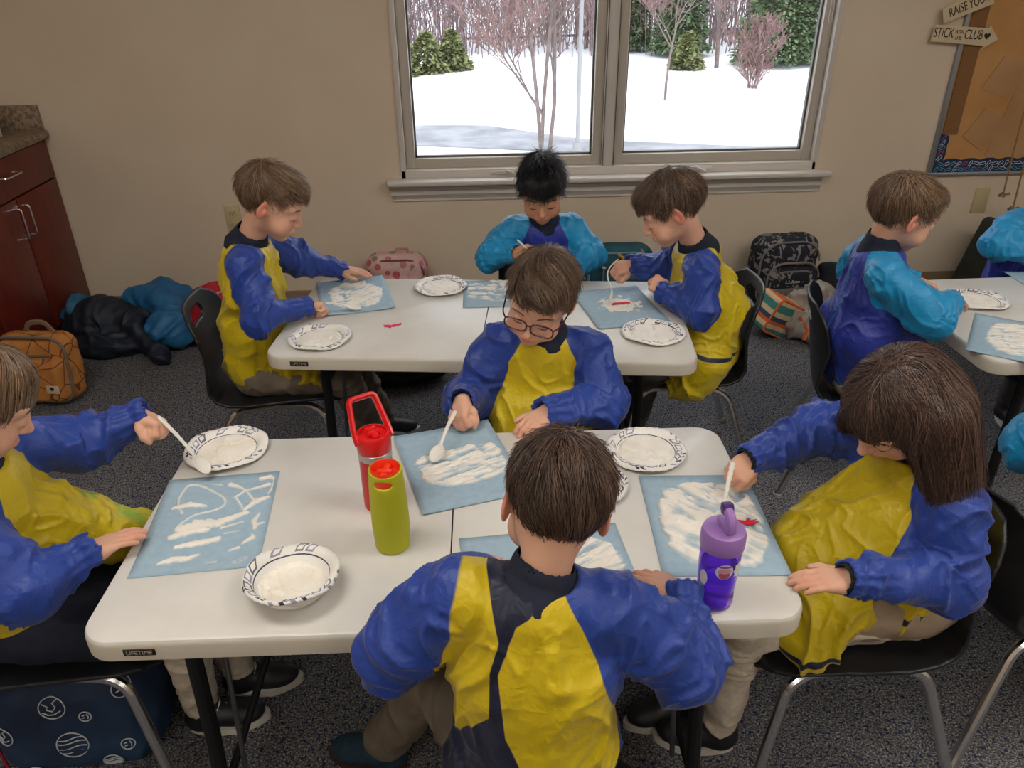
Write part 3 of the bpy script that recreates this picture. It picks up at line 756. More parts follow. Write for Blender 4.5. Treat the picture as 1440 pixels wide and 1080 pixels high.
# ------------------------------------------------------------------ the setting
def struct(o): o['kind'] = 'structure'; return o
XL, XR, YF, ZC = -2.56, 4.6, -2.6, 2.75
mb = MB(); mb.box(((XL + XR) / 2, (YF + WY) / 2, -.05), (XR - XL, WY - YF + .1, .1)); struct(mb.build('floor', [M['carpet']], smooth=False))
mb = MB(); mb.box(((XL + XR) / 2, (YF + WY) / 2, ZC + .05), (XR - XL, WY - YF + .3, .1)); struct(mb.build('ceiling', [M['ceil']], smooth=False))
wx0, wx1, wz0, wz1 = -.325, 1.712, .655, 2.12
mb = MB()
for x0, x1, z0, z1 in ((XL, wx0, 0, ZC), (wx1, XR, 0, ZC), (wx0, wx1, 0, wz0), (wx0, wx1, wz1, ZC)):
    mb.box(((x0 + x1) / 2, WY + .08, (z0 + z1) / 2), (x1 - x0, .16, z1 - z0))
struct(mb.build('wall_back', [M['wall']], smooth=False))
mb = MB(); mb.box((XL - .05, (YF + WY) / 2, ZC / 2), (.1, WY - YF + .3, ZC)); struct(mb.build('wall_left', [M['wall']], smooth=False))
mb = MB(); mb.box((XR + .05, (YF + WY) / 2, ZC / 2), (.1, WY - YF + .3, ZC)); struct(mb.build('wall_right', [M['wall']], smooth=False))
mb = MB(); mb.box(((XL + XR) / 2, YF - .05, ZC / 2), (XR - XL, .1, ZC)); struct(mb.build('wall_front', [M['wall']], smooth=False))
mb = MB(); mb.box(((-1.94 + XR) / 2, WY - .004, .048), (XR + 1.94, .008, .096), bev=.003); struct(mb.build('baseboard_back', [M['baseb']], smooth=False))
# window: casing, mullion, two casements with glass, stool and moulded apron, crank handles
w1 = struct(thing('window_1', 'wide double casement window with grey sashes looking out on snow', 'window', (.69, WY, wz0)))
o3 = A([.69, WY, wz0])
mb = MB()
mb.box((wx0 + .012, WY + .06, (wz0 + wz1) / 2), (.024, .15, wz1 - wz0), bev=.003); mb.box((wx1 - .012, WY + .06, (wz0 + wz1) / 2), (.024, .15, wz1 - wz0), bev=.003)
mb.box((.69, WY + .06, wz1 - .012), (wx1 - wx0, .15, .024), bev=.003); mb.box((.69, WY + .06, wz0 + .02), (wx1 - wx0, .15, .04), bev=.003)
mb.box((.676, WY + .05, (wz0 + wz1) / 2), (.058, .10, wz1 - wz0), bev=.004)
for x in (.650, .702): mb.box((x, WY - .002, (wz0 + wz1) / 2), (.004, .006, wz1 - wz0), m=1)
mb.build('frame', [M['trimp'], M['sashd']], w1, off=o3)
for x0, x1 in ((wx0 + .024, .647), (.705, wx1 - .024)):
    s_ = MB(); zl, zh, fr = wz0 + .040, wz1 - .024, .046
    s_.box(((x0 + x1) / 2, WY + .046, zl + fr / 2), (x1 - x0 - fr * 2 + .004, .043, fr), bev=.003); s_.box(((x0 + x1) / 2, WY + .046, zh - fr / 2), (x1 - x0 - fr * 2 + .004, .043, fr), bev=.003)
    for xx in (x0 + fr / 2, x1 - fr / 2): s_.box((xx, WY + .045, (zl + zh) / 2), (fr, .045, zh - zl), bev=.006)
    for xx in (x0 + fr + .004, x1 - fr - .004): s_.box((xx, WY + .058, (zl + zh) / 2), (.010, .02, zh - zl - 2 * fr), m=1)
    s_.box(((x0 + x1) / 2, WY + .058, zl + fr + .004), (x1 - x0 - 2 * fr, .02, .010), m=1)
    so = s_.build('sash', [M['sash'], M['sashd']], w1, off=o3)
    g_ = MB(); g_.box(((x0 + x1) / 2, WY + .06, (zl + zh) / 2), (x1 - x0 - 2 * fr + .01, .004, zh - zl - 2 * fr + .01)); g_.build('pane', [M['glass']], so, smooth=False, off=o3)
mb = MB(); mb.box((.69, WY - .005, wz0 - .012), (wx1 - wx0 + .13, .15, .026), bev=.009, seg=3); mb.build('stool', [M['trimp']], w1, off=o3)
mb = MB()
prof = [(0, .0), (-.045, 0), (-.045, -.012), (-.038, -.022), (-.026, -.030), (-.026, -.050), (-.018, -.058), (-.010, -.074), (-.010, -.084), (0, -.084)]
x0, x1 = wx0 - .045, wx1 + .045; n = len(prof)
V = [(x0 + (-.0 - y) * -.4, WY + y, wz0 - .025 + z) for y, z in prof] + [(x1 - (-y) * .4 + .0, WY + y, wz0 - .025 + z) for y, z in prof]
mb.add(V, [[i, n + i, n + i + 1, i + 1] for i in range(n - 1)] + [list(range(n))[::-1], list(range(n, 2 * n))]); mb.build('apron', [M['trimp']], w1, off=o3, ang=20)
for x, sg in ((.16, 1), (1.13, -1)):
    mb = MB(); mb.box((x, WY - .012, wz0 + .022), (.115, .03, .02), bev=.008); mb.tube([(x + .02 * sg, WY - .02, wz0 + .030), (x + .03 * sg, WY - .04, wz0 + .034), (x + (.06 if sg > 0 else -.022) * sg, WY - .052, wz0 + (.022 if sg > 0 else .012))], .006, 8, fil=.01)
    mb.build('crank_handle', [M['sash'] if sg > 0 else M['trimp']], w1, off=o3)
mb = MB()
for x in (1.655, 1.668): mb.tube([(x, WY + .0, 2.1), (x, WY - .002, 1.32)], .002, 5)
mb.tube([(1.655, WY - .002, 1.32), (1.6615, WY - .002, 1.312), (1.668, WY - .002, 1.32)], .002, 5)
tag(mb.build('blind_cord', [M['trimp']]), 'thin white looped blind cord hanging at the right edge of the window', 'cord')
# unseen glowing ceiling panels, added to fill the room with light
for i, (x, y) in enumerate(((-.9, -1.2), (1.6, -1.2), (-.9, .9), (1.6, .9), (3.4, .2))):
    t = thing('ceiling_light', ['recessed ceiling light panel behind the camera on the cabinet side', 'recessed ceiling light panel behind the camera on the board side', 'recessed ceiling light panel above the front table on the cabinet side', 'recessed ceiling light panel above the front table on the board side', 'recessed ceiling light panel near the right wall'][i], 'ceiling light', (x, y, ZC), 0, 'recessed ceiling light panels')
    mb = MB()
    for dx, dy, sx, sy in ((0, .3, 1.24, .03), (0, -.3, 1.24, .03), (.61, 0, .03, .63), (-.61, 0, .03, .63)): mb.box((dx, dy, -.012), (sx, sy, .024), bev=.004)
    mb.build('frame', [M['ceil']], t); mb = MB(); mb.box((0, 0, -.010), (1.19, .57, .012)); mb.build('diffuser', [M['lightp']], t, smooth=False)

# ------------------------------------------------------------------ cabinets along the left wall
def handle_v(x, y, z, L=.13):
    return [(x, y, z - L / 2), (x + .035, y, z - L / 2), (x + .035, y, z + L / 2), (x, y, z + L / 2)]
for i, y1 in enumerate((3.762, 3.002, 2.242)):
    y0 = y1 - .755; t = thing('base_cabinet', ['cherry base cabinet against the back wall with drawer and two doors', 'second cherry base cabinet from the back wall', 'third cherry base cabinet from the back wall'][i], 'cabinet', (XL + .31, (y0 + y1) / 2, 0), 0, 'cherry base cabinets')
    o_ = A([XL + .31, (y0 + y1) / 2, 0]); mb = MB(); mb.box((XL + .31, (y0 + y1) / 2, .49), (.58, .755, .78), bev=.001); mb.box((XL + .29, (y0 + y1) / 2, .05), (.55, .755, .1), bev=.001); mb.build('body', [M['cherry']], t, off=o_)
    xf = -1.948
    mb = MB(); mb.box((xf, (y0 + y1) / 2, .79), (.02, .745, .165), bev=.002); d = mb.build('drawer', [M['cherry']], t, off=o_)
    mb = MB(); ym = (y0 + y1) / 2; mb.tube([(xf, ym - .065, .80), (xf + .035, ym - .065, .80), (xf + .035, ym + .065, .80), (xf, ym + .065, .80)], .0045, 8, fil=.012); mb.build('handle', [M['chrome']], d, off=o_)
    for sg in (-1, 1):
        mb = MB(); yc = ym + sg * .188; mb.box((xf, yc, .400), (.02, .368, .60), bev=.002); d = mb.build('door', [M['cherry']], t, off=o_)
        mb = MB(); mb.tube(handle_v(xf, ym + sg * .035, .60), .0045, 8, fil=.012); mb.build('handle', [M['chrome']], d, off=o_)
mb = MB(); mb.box((XL + .325, 2.62, .90), (.65, 2.28, .038), bev=.012); mb.box((XL + .012, 2.62, .97), (.02, 2.28, .11), bev=.003); mb.box((XL + .32, WY - .012, .970), (.62, .022, .11), bev=.004)
tag(mb.build('countertop', [M['counter']]), 'speckled tan laminate countertop with short backsplash over the cherry cabinets', 'countertop')
mb = MB(); mb.box((-2.13, 3.47, .985), (.20, .26, .13), bev=.004); t = mb.build('storage_box', [M['white']]); tag(t, 'white box on the countertop above the cherry cabinet', 'box')
mb = MB(); mb.tube([(-2.06, 3.32, .924), (-1.95, 3.36, .924)], .005, 8); tag(mb.build('pen', [M['black_metal']]), 'black pen lying on the countertop beside the white box', 'pen')

# outlet and switch plate
t = thing('wall_outlet', 'ivory double power outlet on the wall behind the back left boy', 'outlet', (-1.158, WY, .48)); o_ = A([-1.158, WY, .48])
mb = MB(); mb.box((-1.158, WY - .003, .48), (.075, .006, .135), bev=.003); mb.build('cover_plate', [M['ivory']], t, off=o_)
for dz in (.028, -.028):
    mb = MB(); mb.box((-1.158, WY - .007, .48 + dz), (.036, .005, .034), bev=.004)
    for dx in (-.007, .007): mb.box((-1.158 + dx, WY - .0095, .483 + dz), (.0028, .002, .010), m=1)
    mb.box((-1.158, WY - .0095, .471 + dz), (.005, .002, .005), m=1); mb.build('socket', [M['ivory'], M['slot']], t, off=o_)
mb = MB(); mb.box((2.612, WY - .003, .472), (.078, .006, .128), bev=.003); mb.box((2.612, WY - .0065, .515), (.005, .002, .005), bev=.001); mb.box((2.612, WY - .0065, .43), (.005, .002, .005), bev=.001)
tag(mb.build('blank_wall_plate', [M['ivory']]), 'blank ivory wall plate under the bulletin board', 'wall plate')

# ------------------------------------------------------------------ text helper
def text(s, size, x, z, y, m, name, parent, off, rot=0, xs=1, align='CENTER', face='back', depth=.0006, zrot=0, shear=0, R=None, mw=None):
    cu = bpy.data.curves.new('t', 'FONT'); cu.body = s; cu.size = size; cu.extrude = depth; cu.align_x = align; cu.align_y = 'CENTER'; cu.shear = shear
    to = bpy.data.objects.new('t', cu); C.objects.link(to); dg = bpy.context.evaluated_depsgraph_get(); me = bpy.data.meshes.new_from_object(to.evaluated_get(dg))
    bpy.data.objects.remove(to); bpy.data.curves.remove(cu)
    if mw is None: mw = Matrix.Translation((x, y, z)) @ Matrix.Rotation(zrot, 4, 'Z') @ Matrix.Rotation(PI / 2, 4, 'X') @ Matrix.Rotation(rot, 4, 'Z') @ Matrix.Diagonal((xs, 1, 1, 1))
    me.transform(Matrix.Translation(-Vector(off)) @ mw); me.materials.clear(); me.materials.append(m); me.name = name
    o = bpy.data.objects.new(name, me); C.objects.link(o); o.parent = parent; return o
# ------------------------------------------------------------------ bulletin board
bx0, bx1, bz0, bz1 = 2.30, 4.3, .622, 1.95
t = thing('bulletin_board', 'aluminium framed bulletin board covered in brown kraft paper right of the window', 'bulletin board', (bx0, WY, bz0)); o_ = A([bx0, WY, bz0])
mb = MB(); mb.box(((bx0 + bx1) / 2, WY - .006, (bz0 + bz1) / 2), (bx1 - bx0, .010, bz1 - bz0)); mb.build('backing', [M['kraft']], t, smooth=False, off=o_)
mb = MB()
for c, d in ((((bx0 + bx1) / 2, WY - .010, bz0 - .006), (bx1 - bx0 + .03, .02, .018)), (((bx0 + bx1) / 2, WY - .010, bz1), (bx1 - bx0 + .03, .02, .018)), ((bx0 - .004, WY - .010, (bz0 + bz1) / 2), (.020, .02, bz1 - bz0)), ((bx1, WY - .010, (bz0 + bz1) / 2), (.020, .02, bz1 - bz0))): mb.box(c, d, bev=.003)
mb.build('frame', [M['alu']], t, off=o_)
mb = MB(); mb.box((bx0 + .052, WY - .014, 1.21), (.075, .005, .80)); mb.build('cardboard_strip', [M['cardboard']], t, smooth=False, off=o_)
mb = MB(); nb = 26
out = [(bx0 + .01, bz0 + .003), (bx1 - .02, bz0 + .003)] + [(bx1 - .02 - (bx1 - bx0 - .07) * i / 60, bz0 + .062 + .010 * abs(math.sin(i * PI / 3))) for i in range(61)] + [(bx0 + .05 + .008 * abs(math.sin(i * 1.2)), bz0 + .062 + i * .024) for i in range(6)] + [(bx0 + .01, bz0 + .19)]
mb.prism([(a, b) for a, b in out], 0, .002, 0, A([[1, 0, 0], [0, 0, -1], [0, 1, 0]]), (0, WY - .0125, 0)); bd = mb.build('printed_border', [M['bnavy']], t, smooth=False, off=o_)
cols = [lin(205, 210, 220), lin(190, 60, 130), lin(90, 170, 190), lin(120, 90, 160)]; mts = []
for i, c in enumerate(cols): mts.append(mat('ribbon_print_%s' % ['white', 'magenta', 'aqua', 'violet'][i], c, .7))
mb = MB()
def ribbon(cx, cz, a, s, mi):
    pts = []
    for k in range(15):
        th = -2.5 + 5.0 * k / 14; pts.append((math.cos(th) * .011 * s + .002, math.sin(th) * .006 * s))
    pts = [(-.017 * s, .006 * s)] + pts[::-1] + [(-.017 * s, -.006 * s)]; pts[1:-1] = pts[1:-1]
    ca, sa = math.cos(a), math.sin(a); mb.tube([(cx + x * ca - z * sa, WY - .0150 - .0002 * mi, cz + x * sa + z * ca) for x, z in pts], .0016 * s, 4, mi)
k = 0
for i in range(62):
    for rw in range(2):
        ribbon(bx0 + .03 + i * .031 + rw * .014 + rng.uniform(-.002, .002), bz0 + .018 + rw * .027, rng.uniform(-.5, .5) + (.9 if (i + rw) % 3 == 0 else 0), 1.05, int(rng.integers(0, 4)) if (i + rw) % 2 else (0 if rw else 2))
for i in range(5): ribbon(bx0 + .030, bz0 + .075 + i * .024, rng.uniform(.2, 1.2), 1.1, [0, 1, 2, 0, 3][i])
mb.build('printed_ribbons', mts, bd, off=o_)
for iy, (nm, pts) in enumerate((('kraft_patch', [(2.42, .80), (2.50, .93), (2.62, .88), (2.60, .76), (2.52, .735)]), ('kraft_patch', [(2.45, 1.02), (2.52, 1.16), (2.66, 1.12), (2.60, .97)]), ('kraft_patch', [(2.56, .70), (2.66, 1.18), (2.95, 1.2), (3.0, .70)]))):
    mb = MB(); mb.prism(pts, 0, .002, 0, A([[1, 0, 0], [0, 0, -1], [0, 1, 0]]), (0, WY - .0112 - [.0026, .0026, 0][iy], 0)); mb.build(nm, [M['kraft2']], t, smooth=False, off=o_)
# signs
def sign(pts, label, texts, yy, rot):
    c = np.mean(A(pts), axis=0); o_ = A([c[0], yy, c[1]]); t = thing('paper_sign', label, 'sign', o_)
    mb = MB(); mb.prism(pts, 0, .004, 0, A([[1, 0, 0], [0, 0, -1], [0, 1, 0]]), (0, yy, 0)); mb.build('board', [M['sign']], t, smooth=False, off=o_)
    for s, size, x, z, xs in texts: text(s, size, x, z, yy - .0046, M['ink'], 'lettering', t, o_, rot, xs)
    return t, o_
t, o_ = sign([(2.135, 1.232), (2.395, 1.208), (2.385, 1.192), (2.455, 1.235), (2.40, 1.298), (2.398, 1.282), (2.145, 1.300)], 'cream arrow sign with handwritten STICK WITH THE CLUB and a heart', [('STICK', .058, 2.190, 1.265, .62), ('WITH', .026, 2.262, 1.268, .62), ('THE', .026, 2.262, 1.244, .72), ('CLUB', .058, 2.333, 1.255, .62)], WY - .030, -.05)
mb = MB(); hx = [(2.398 + .0013 * 16 * math.sin(a) ** 3 * .72, 1.250 + .0010 * (13 * math.cos(a) - 5 * math.cos(2 * a) - 2 * math.cos(3 * a) - math.cos(4 * a))) for a in np.linspace(0, 2 * PI, 24, endpoint=False)]
mb.prism(hx, 0, .0008, 0, A([[1, 0, 0], [0, 0, -1], [0, 1, 0]]), (0, WY - .0342, 0)); mb.build('heart', [M['ink']], t, smooth=False, off=o_)
sign([(2.172, 1.305), (2.150, 1.365), (2.36, 1.455), (2.385, 1.385)], 'cream paper sign with handwritten RAISE YOUR above the arrow sign', [('RAISE', .055, 2.225, 1.362, .62), ('YOUR', .052, 2.312, 1.396, .62)], WY - .040, .40)
# ropes
for x, zb, lb in ((2.600, .548, 'brown jute rope with a fat end knot hanging before the board, left one'), (2.668, .476, 'brown jute rope with end knot hanging before the board, right one')):
    mb = MB(); ys = 3.60; P = [(x + .012 * math.sin(z * 5), ys + .0, z) for z in np.linspace(ZC, zb, 40)]
    V, F = tube(P, .0042, 7); mb.add(V, F)
    kn = [(x + .011 * math.cos(a) + .004 * math.cos(3 * a), ys + .009 * math.sin(a), zb + .008 * math.sin(2 * a)) for a in np.linspace(0, 4 * PI, 40)]
    mb.tube(kn, .0045, 7); mb.tube([(x + .008, ys, zb), (x + .035, ys - .004, zb + .006)], [.0045, .0065], 7)
    tag(mb.build('rope', [M['rope']]), lb, 'rope', 'hanging ropes by the board')

# ------------------------------------------------------------------ tables
def half_outline(L, W, r, n=8):
    o = [(0, -W / 2), (L - r, -W / 2)]
    for c, a0 in (((L - r, -W / 2 + r), -90), ((L - r, W / 2 - r), 0)):
        for k in range(n + 1): a = math.radians(a0 + 90 * k / n); o.append((c[0] + r * math.cos(a), c[1] + r * math.sin(a)))
    return o + [(0, W / 2)]
def make_table(label, loc, rz, lab=True):
    t = thing('folding_table', label, 'table', loc, rz, 'white folding tables'); H_ = .61; W = .61; Lh = .6085
    for sg in (-1, 1):
        V = []; F = []; lv = [(.004, H_ - .045), (0, H_ - .041), (0, H_ - .012), (.0015, H_ - .006), (.004, H_ - .002), (.008, H_)]; n = None
        for ins, z in lv:
            o = half_outline(Lh - ins, W - 2 * ins, .055 - ins); n = len(o); V += [((.0015 + x) * sg, y * sg, z) for x, y in o]
        for k in range(len(lv) - 1): F += [(k * n + i, k * n + (i + 1) % n, (k + 1) * n + (i + 1) % n, (k + 1) * n + i) for i in range(n)]
        F += [tuple(range(n))[::-1], tuple(range((len(lv) - 1) * n, len(lv) * n))]
        o = obj('tabletop_panel', V, F, [M['table'], M['table_edge']], t, mi=[1] * (3 * n) + [0] * (2 * n) + [1, 0]); auto(o, 30)
        if sg < 0 and lab:
            mb = MB(); mb.box((-.505, -W / 2 - .0008, .588), (.052, .002, .014), bev=.0006); lo = mb.build('maker_label', [M['label_black']], t)
            text('LIFETIME', .0118, -.505, .588, -W / 2 - .0022, M['label_ink'], 'label_lettering', lo, (0, 0, 0), 0, .95, depth=.0003)
    mb = MB(); mb.box((0, 0, H_ - .030), (.006, W - .03, .03)); mb.build('centre_seam', [M['seam']], t, smooth=False)
    for sg in (-1, 1):
        for sy in (-1, 1):
            mb = MB(); mb.tube([(sg * .452, sy * .245, .565), (sg * .458, sy * .25, .30), (sg * .472, sy * .262, .012)], .0145, 10); mb.lathe([(0, 0), (.016, 0), (.017, .02), (.0145, .03)], 12, 0, (sg * .4722, sy * .2625, .0)); mb.build('leg', [M['black_metal']], t)
        mb = MB(); mb.tube([(sg * .452, -.245, .50), (sg * .452, .245, .50)], .010, 8); mb.build('crossbar', [M['black_metal']], t); mb = MB(); mb.tube([(sg * .466, -.255, .13), (sg * .466, .255, .13)], .009, 8); mb.build('crossbar', [M['black_metal']], t); mb = MB(); mb.box((sg * .455, 0, .556), (.05, .54, .018), bev=.003); mb.build('leg_bracket', [M['black_metal']], t)
        mb = MB(); mb.tube([(sg * .40, -.235, .563), (sg * .44, -.20, .12)], .0055, 8); mb.build('brace', [M['steel']], t)
    return t
TABLES = [make_table('front white folding table with bottles and five children around it', (-.0564, 1.2228, 0), -.0201),
          make_table('white folding table below the window with the pink felt piece on it', (.0401, 2.2025, 0), -.1106),
          make_table('white folding table at the right edge below the bulletin board', (2.005, 2.085, 0), .01, False)]

# ------------------------------------------------------------------ chairs
def make_chair(label, loc, rz):
    t = thing('school_chair', label, 'chair', loc, rz, 'black plastic school chairs')
    pr = A([(.205, .318), (.19, .338), (.15, .347), (.05, .343), (-.07, .336), (-.125, .338), (-.160, .352), (-.180, .385), (-.192, .44), (-.208, .53), (-.226, .61), (-.236, .655)], np.float32)
    seg = np.linalg.norm(np.diff(pr, axis=0), axis=1); cum = np.concatenate([[0], np.cumsum(seg)]); T_ = cum[-1]
    def fn(P):
        y = np.abs(P[..., 1]); x = P[..., 0] + 0; z = P[..., 2] + 0
        bk = np.clip((z - .40) / .12, 0, 1); x = x - bk * y * y * 1.6; z = z - (1 - bk) * y * y * .7
        best = np.full(x.shape, 9., np.float32); s = np.zeros_like(best)
        for i in range(len(pr) - 1):
            a = pr[i]; e = pr[i + 1] - a; h = np.clip(((x - a[0]) * e[0] + (z - a[1]) * e[1]) / (e @ e), 0, 1)
            d = np.hypot(x - a[0] - h * e[0], z - a[1] - h * e[1]); m = d < best; best = np.where(m, d, best); s = np.where(m, cum[i] + h * seg[i], s)
        hw = np.interp(s, [0, .02, .06, .28, .36, .42, .62, T_ - .05, T_ - .02, T_], [.105, .142, .170, .180, .172, .166, .165, .160, .140, .105])
        ho = np.hypot((np.maximum(y - .040, 0)), (s - (T_ - .055)) * 1.0) - .020
        d = smax(best - .0052, y - hw.astype(np.float32), .004)
        return smax(d, -ho.astype(np.float32), .004)
    S = SDF(); S.add(fn, (-.27, -.19, .31), (.22, .19, .68), .001); V, Q = S.mesh(.0042); obj('seat_shell', V, Q, M['chair'], t)
    for sy in (-1, 1):
        mb = MB(); mb.tube([(.02, sy * .130, .331), (.120, sy * .135, .329), (.155, sy * .142, .305), (.215, sy * .188, .012)], .0115, 10, fil=.035); mb.lathe([(0, 0), (.014, 0), (.015, .014), (.0115, .018)], 12, 1, (.2165, sy * .189, 0)); mb.build('front_leg', [M['chrome'], M['glide']], t)
        mb = MB(); mb.tube([(.02, sy * .130, .331), (-.100, sy * .135, .322), (-.140, sy * .142, .295), (-.235, sy * .192, .012)], .0115, 10, fil=.035); mb.lathe([(0, 0), (.014, 0), (.015, .014), (.0115, .018)], 12, 1, (-.237, sy * .193, 0)); mb.build('rear_leg', [M['chrome'], M['glide']], t)
    mb = MB(); mb.tube([(.06, -.13, .327), (.06, .13, .327)], .008, 8); mb.tube([(-.06, -.13, .322), (-.06, .13, .322)], .008, 8); mb.build('seat_brace', [M['black_metal']], t)
    return t
CH = [('black school chair at the left end of the front table under the blonde girl', -.875, 1.245, 0),
      ('black school chair of the boy with red glasses between the two tables', .165, 1.685, -PI / 2 + .1),
      ('black school chair of the boy seen from behind at the front table', .075, .665, PI / 2),
      ('black school chair under the long-haired girl at the right end of the front table', .745, 1.165, PI + .04),
      ('black school chair at the left end of the window table, handle hole showing', -.66, 2.30, .05),
      ('black school chair of the black-haired boy facing out from the window', .27, 2.74, -PI / 2),
      ('black school chair at the right end of the window table, its back catching light', .70, 2.325, PI - .05),
      ('black school chair under the boy in the cyan smock at the right table', 1.275, 2.12, -.34),
      ('black school chair just behind the long-haired girl, facing right', 1.225, 1.235, .10),
      ('black school chair at the far side of the right table below the ropes', 2.44, 2.80, -PI / 2 - .1)]
ch0 = make_chair(CH[0][0], (CH[0][1], CH[0][2], 0), CH[0][3])
for lb, x, y, a in CH[1:]: dup(ch0, (x, y, 0), a, lb)

# ------------------------------------------------------------------ papers with foam
def foam_mesh(w, l, fn, res=.0021, seed=0):
    nx, ny = int(w / res), int(l / res); X, Y = np.meshgrid(np.linspace(-w / 2, w / 2, nx), np.linspace(-l / 2, l / 2, ny), indexing='ij')
    P = np.stack([X, Y, X * 0], -1); h = fn(X, Y, P)
    keep = h > 0.0001; f = keep[:-1, :-1] | keep[1:, :-1] | keep[:-1, 1:] | keep[1:, 1:]
    hh = np.where(keep, h + .0004, -.0002); V = np.stack([X, Y, hh], -1).reshape(-1, 3); I, J = np.nonzero(f)
    Q = np.stack([I * ny + J, (I + 1) * ny + J, (I + 1) * ny + J + 1, I * ny + J + 1], 1)
    u, inv = np.unique(Q, return_inverse=True); return V[u], inv.reshape(Q.shape)
def strokes(X, Y, ss):
    h = np.full(X.shape, -1.0)
    for pts, r in ss:
        for i in range(len(pts) - 1):
            a, b = A(pts[i], float), A(pts[i + 1], float); e = b - a; t = np.clip(((X - a[0]) * e[0] + (Y - a[1]) * e[1]) / (e @ e + 1e-9), 0, 1)
            r0 = float(r) if np.ndim(r) == 0 else r[i] + (r[i + 1] - r[i]) * t
            d = np.hypot(X - a[0] - t * e[0], Y - a[1] - t * e[1]) + (fbm(np.stack([X, Y, X * 0], -1) * 160, 2) - .5) * r0 * .7; h = np.maximum(h, np.where(d < r0, np.sqrt(np.maximum(r0 * r0 - d * d, 0)) * np.minimum(1, .004 / r0), -1))
    return h
def smear(cx, cy, rx, ry, dx, dy, thr, amp=.0035, pw=2.5, seed=0, st=(110, 22)):
    def fn(X, Y, P):
        a = X * dx + Y * dy; b = -X * dy + Y * dx
        n = fbm(np.stack([a * st[1], b * st[0], X * 0 + seed], -1) + 2.2 * fbm(P * 18, 2, seed)[..., None], 3, seed); e = 1 - (np.abs((X - cx) / rx) ** pw + np.abs((Y - cy) / ry) ** pw)
        rd = ridge(np.stack([a * st[1] * 1.5, b * st[0] * 1.3, X * 0], -1) + 1.5 * fbm(P * 40, 2, seed + 3)[..., None], seed); e = np.minimum(e * 1.2, .28) + (fbm(P * 45, 2, seed + 5) - .5) * .35
        return np.where(n + e - thr > 0, np.minimum((n + e - thr) * .02, amp) * (.15 + 1.3 * rd - np.clip(.62 - (n + e - thr) * 2.6, 0, 1) * np.clip(.6 - rd, 0, 1) * 2), -1)
    return fn
def paper(label, c, w, l, rz, fn, curl=.003, seed=0, z=.6105, res=.0018):
    t = thing('construction_paper', label, 'paper', (c[0], c[1], z), rz, 'light blue construction papers'); n = 14; V = []; F = []
    for s in (0, 1):
        for i in range(n + 1):
            for j in range(n + 1):
                x = -w / 2 + w * i / n; y = -l / 2 + l * j / n; e = (abs(2 * i / n - 1) ** 4 + abs(2 * j / n - 1) ** 4) / 2
                V.append((x, y, e * curl * (.3 + noise(A([x * 9, y * 9, seed * 1.7]))) + s * .0006))
    N_ = (n + 1) ** 2; q = lambda i, j, s: s * N_ + i * (n + 1) + j
    for i in range(n):
        for j in range(n): F.append((q(i, j, 1), q(i + 1, j, 1), q(i + 1, j + 1, 1), q(i, j + 1, 1))); F.append((q(i, j, 0), q(i, j + 1, 0), q(i + 1, j + 1, 0), q(i + 1, j, 0)))
    for i in range(n):
        F += [(q(i, 0, 0), q(i + 1, 0, 0), q(i + 1, 0, 1), q(i, 0, 1)), (q(i + 1, n, 0), q(i, n, 0), q(i, n, 1), q(i + 1, n, 1)), (q(0, i + 1, 0), q(0, i, 0), q(0, i, 1), q(0, i + 1, 1)), (q(n, i, 0), q(n, i + 1, 0), q(n, i + 1, 1), q(n, i, 1))]
    obj('sheet', V, F, M['paper'], t)
    V, Q = foam_mesh(w - .012, l - .012, fn, res); TH = np.clip(V[:, 2] / np.percentile(V[:, 2], 82) - .22, 0, 1); e = (np.abs(V[:, 0] * 2 / w) ** 4 + np.abs(V[:, 1] * 2 / l) ** 4) / 2
    V[:, 2] += .0006 + e * curl * (.3 + noise(np.stack([V[:, 0] * 9, V[:, 1] * 9, V[:, 0] * 0 + seed * 1.7], 1)))
    obj('foam_smear', V, Q, M['foam'], t, {'thick': TH}); return t
def lp(px, py):  # strokes drawn on the left paper, in sheet fractions (0..1 across, 0..1 up)
    return ((px - .5) * .218, (py - .5) * .293)
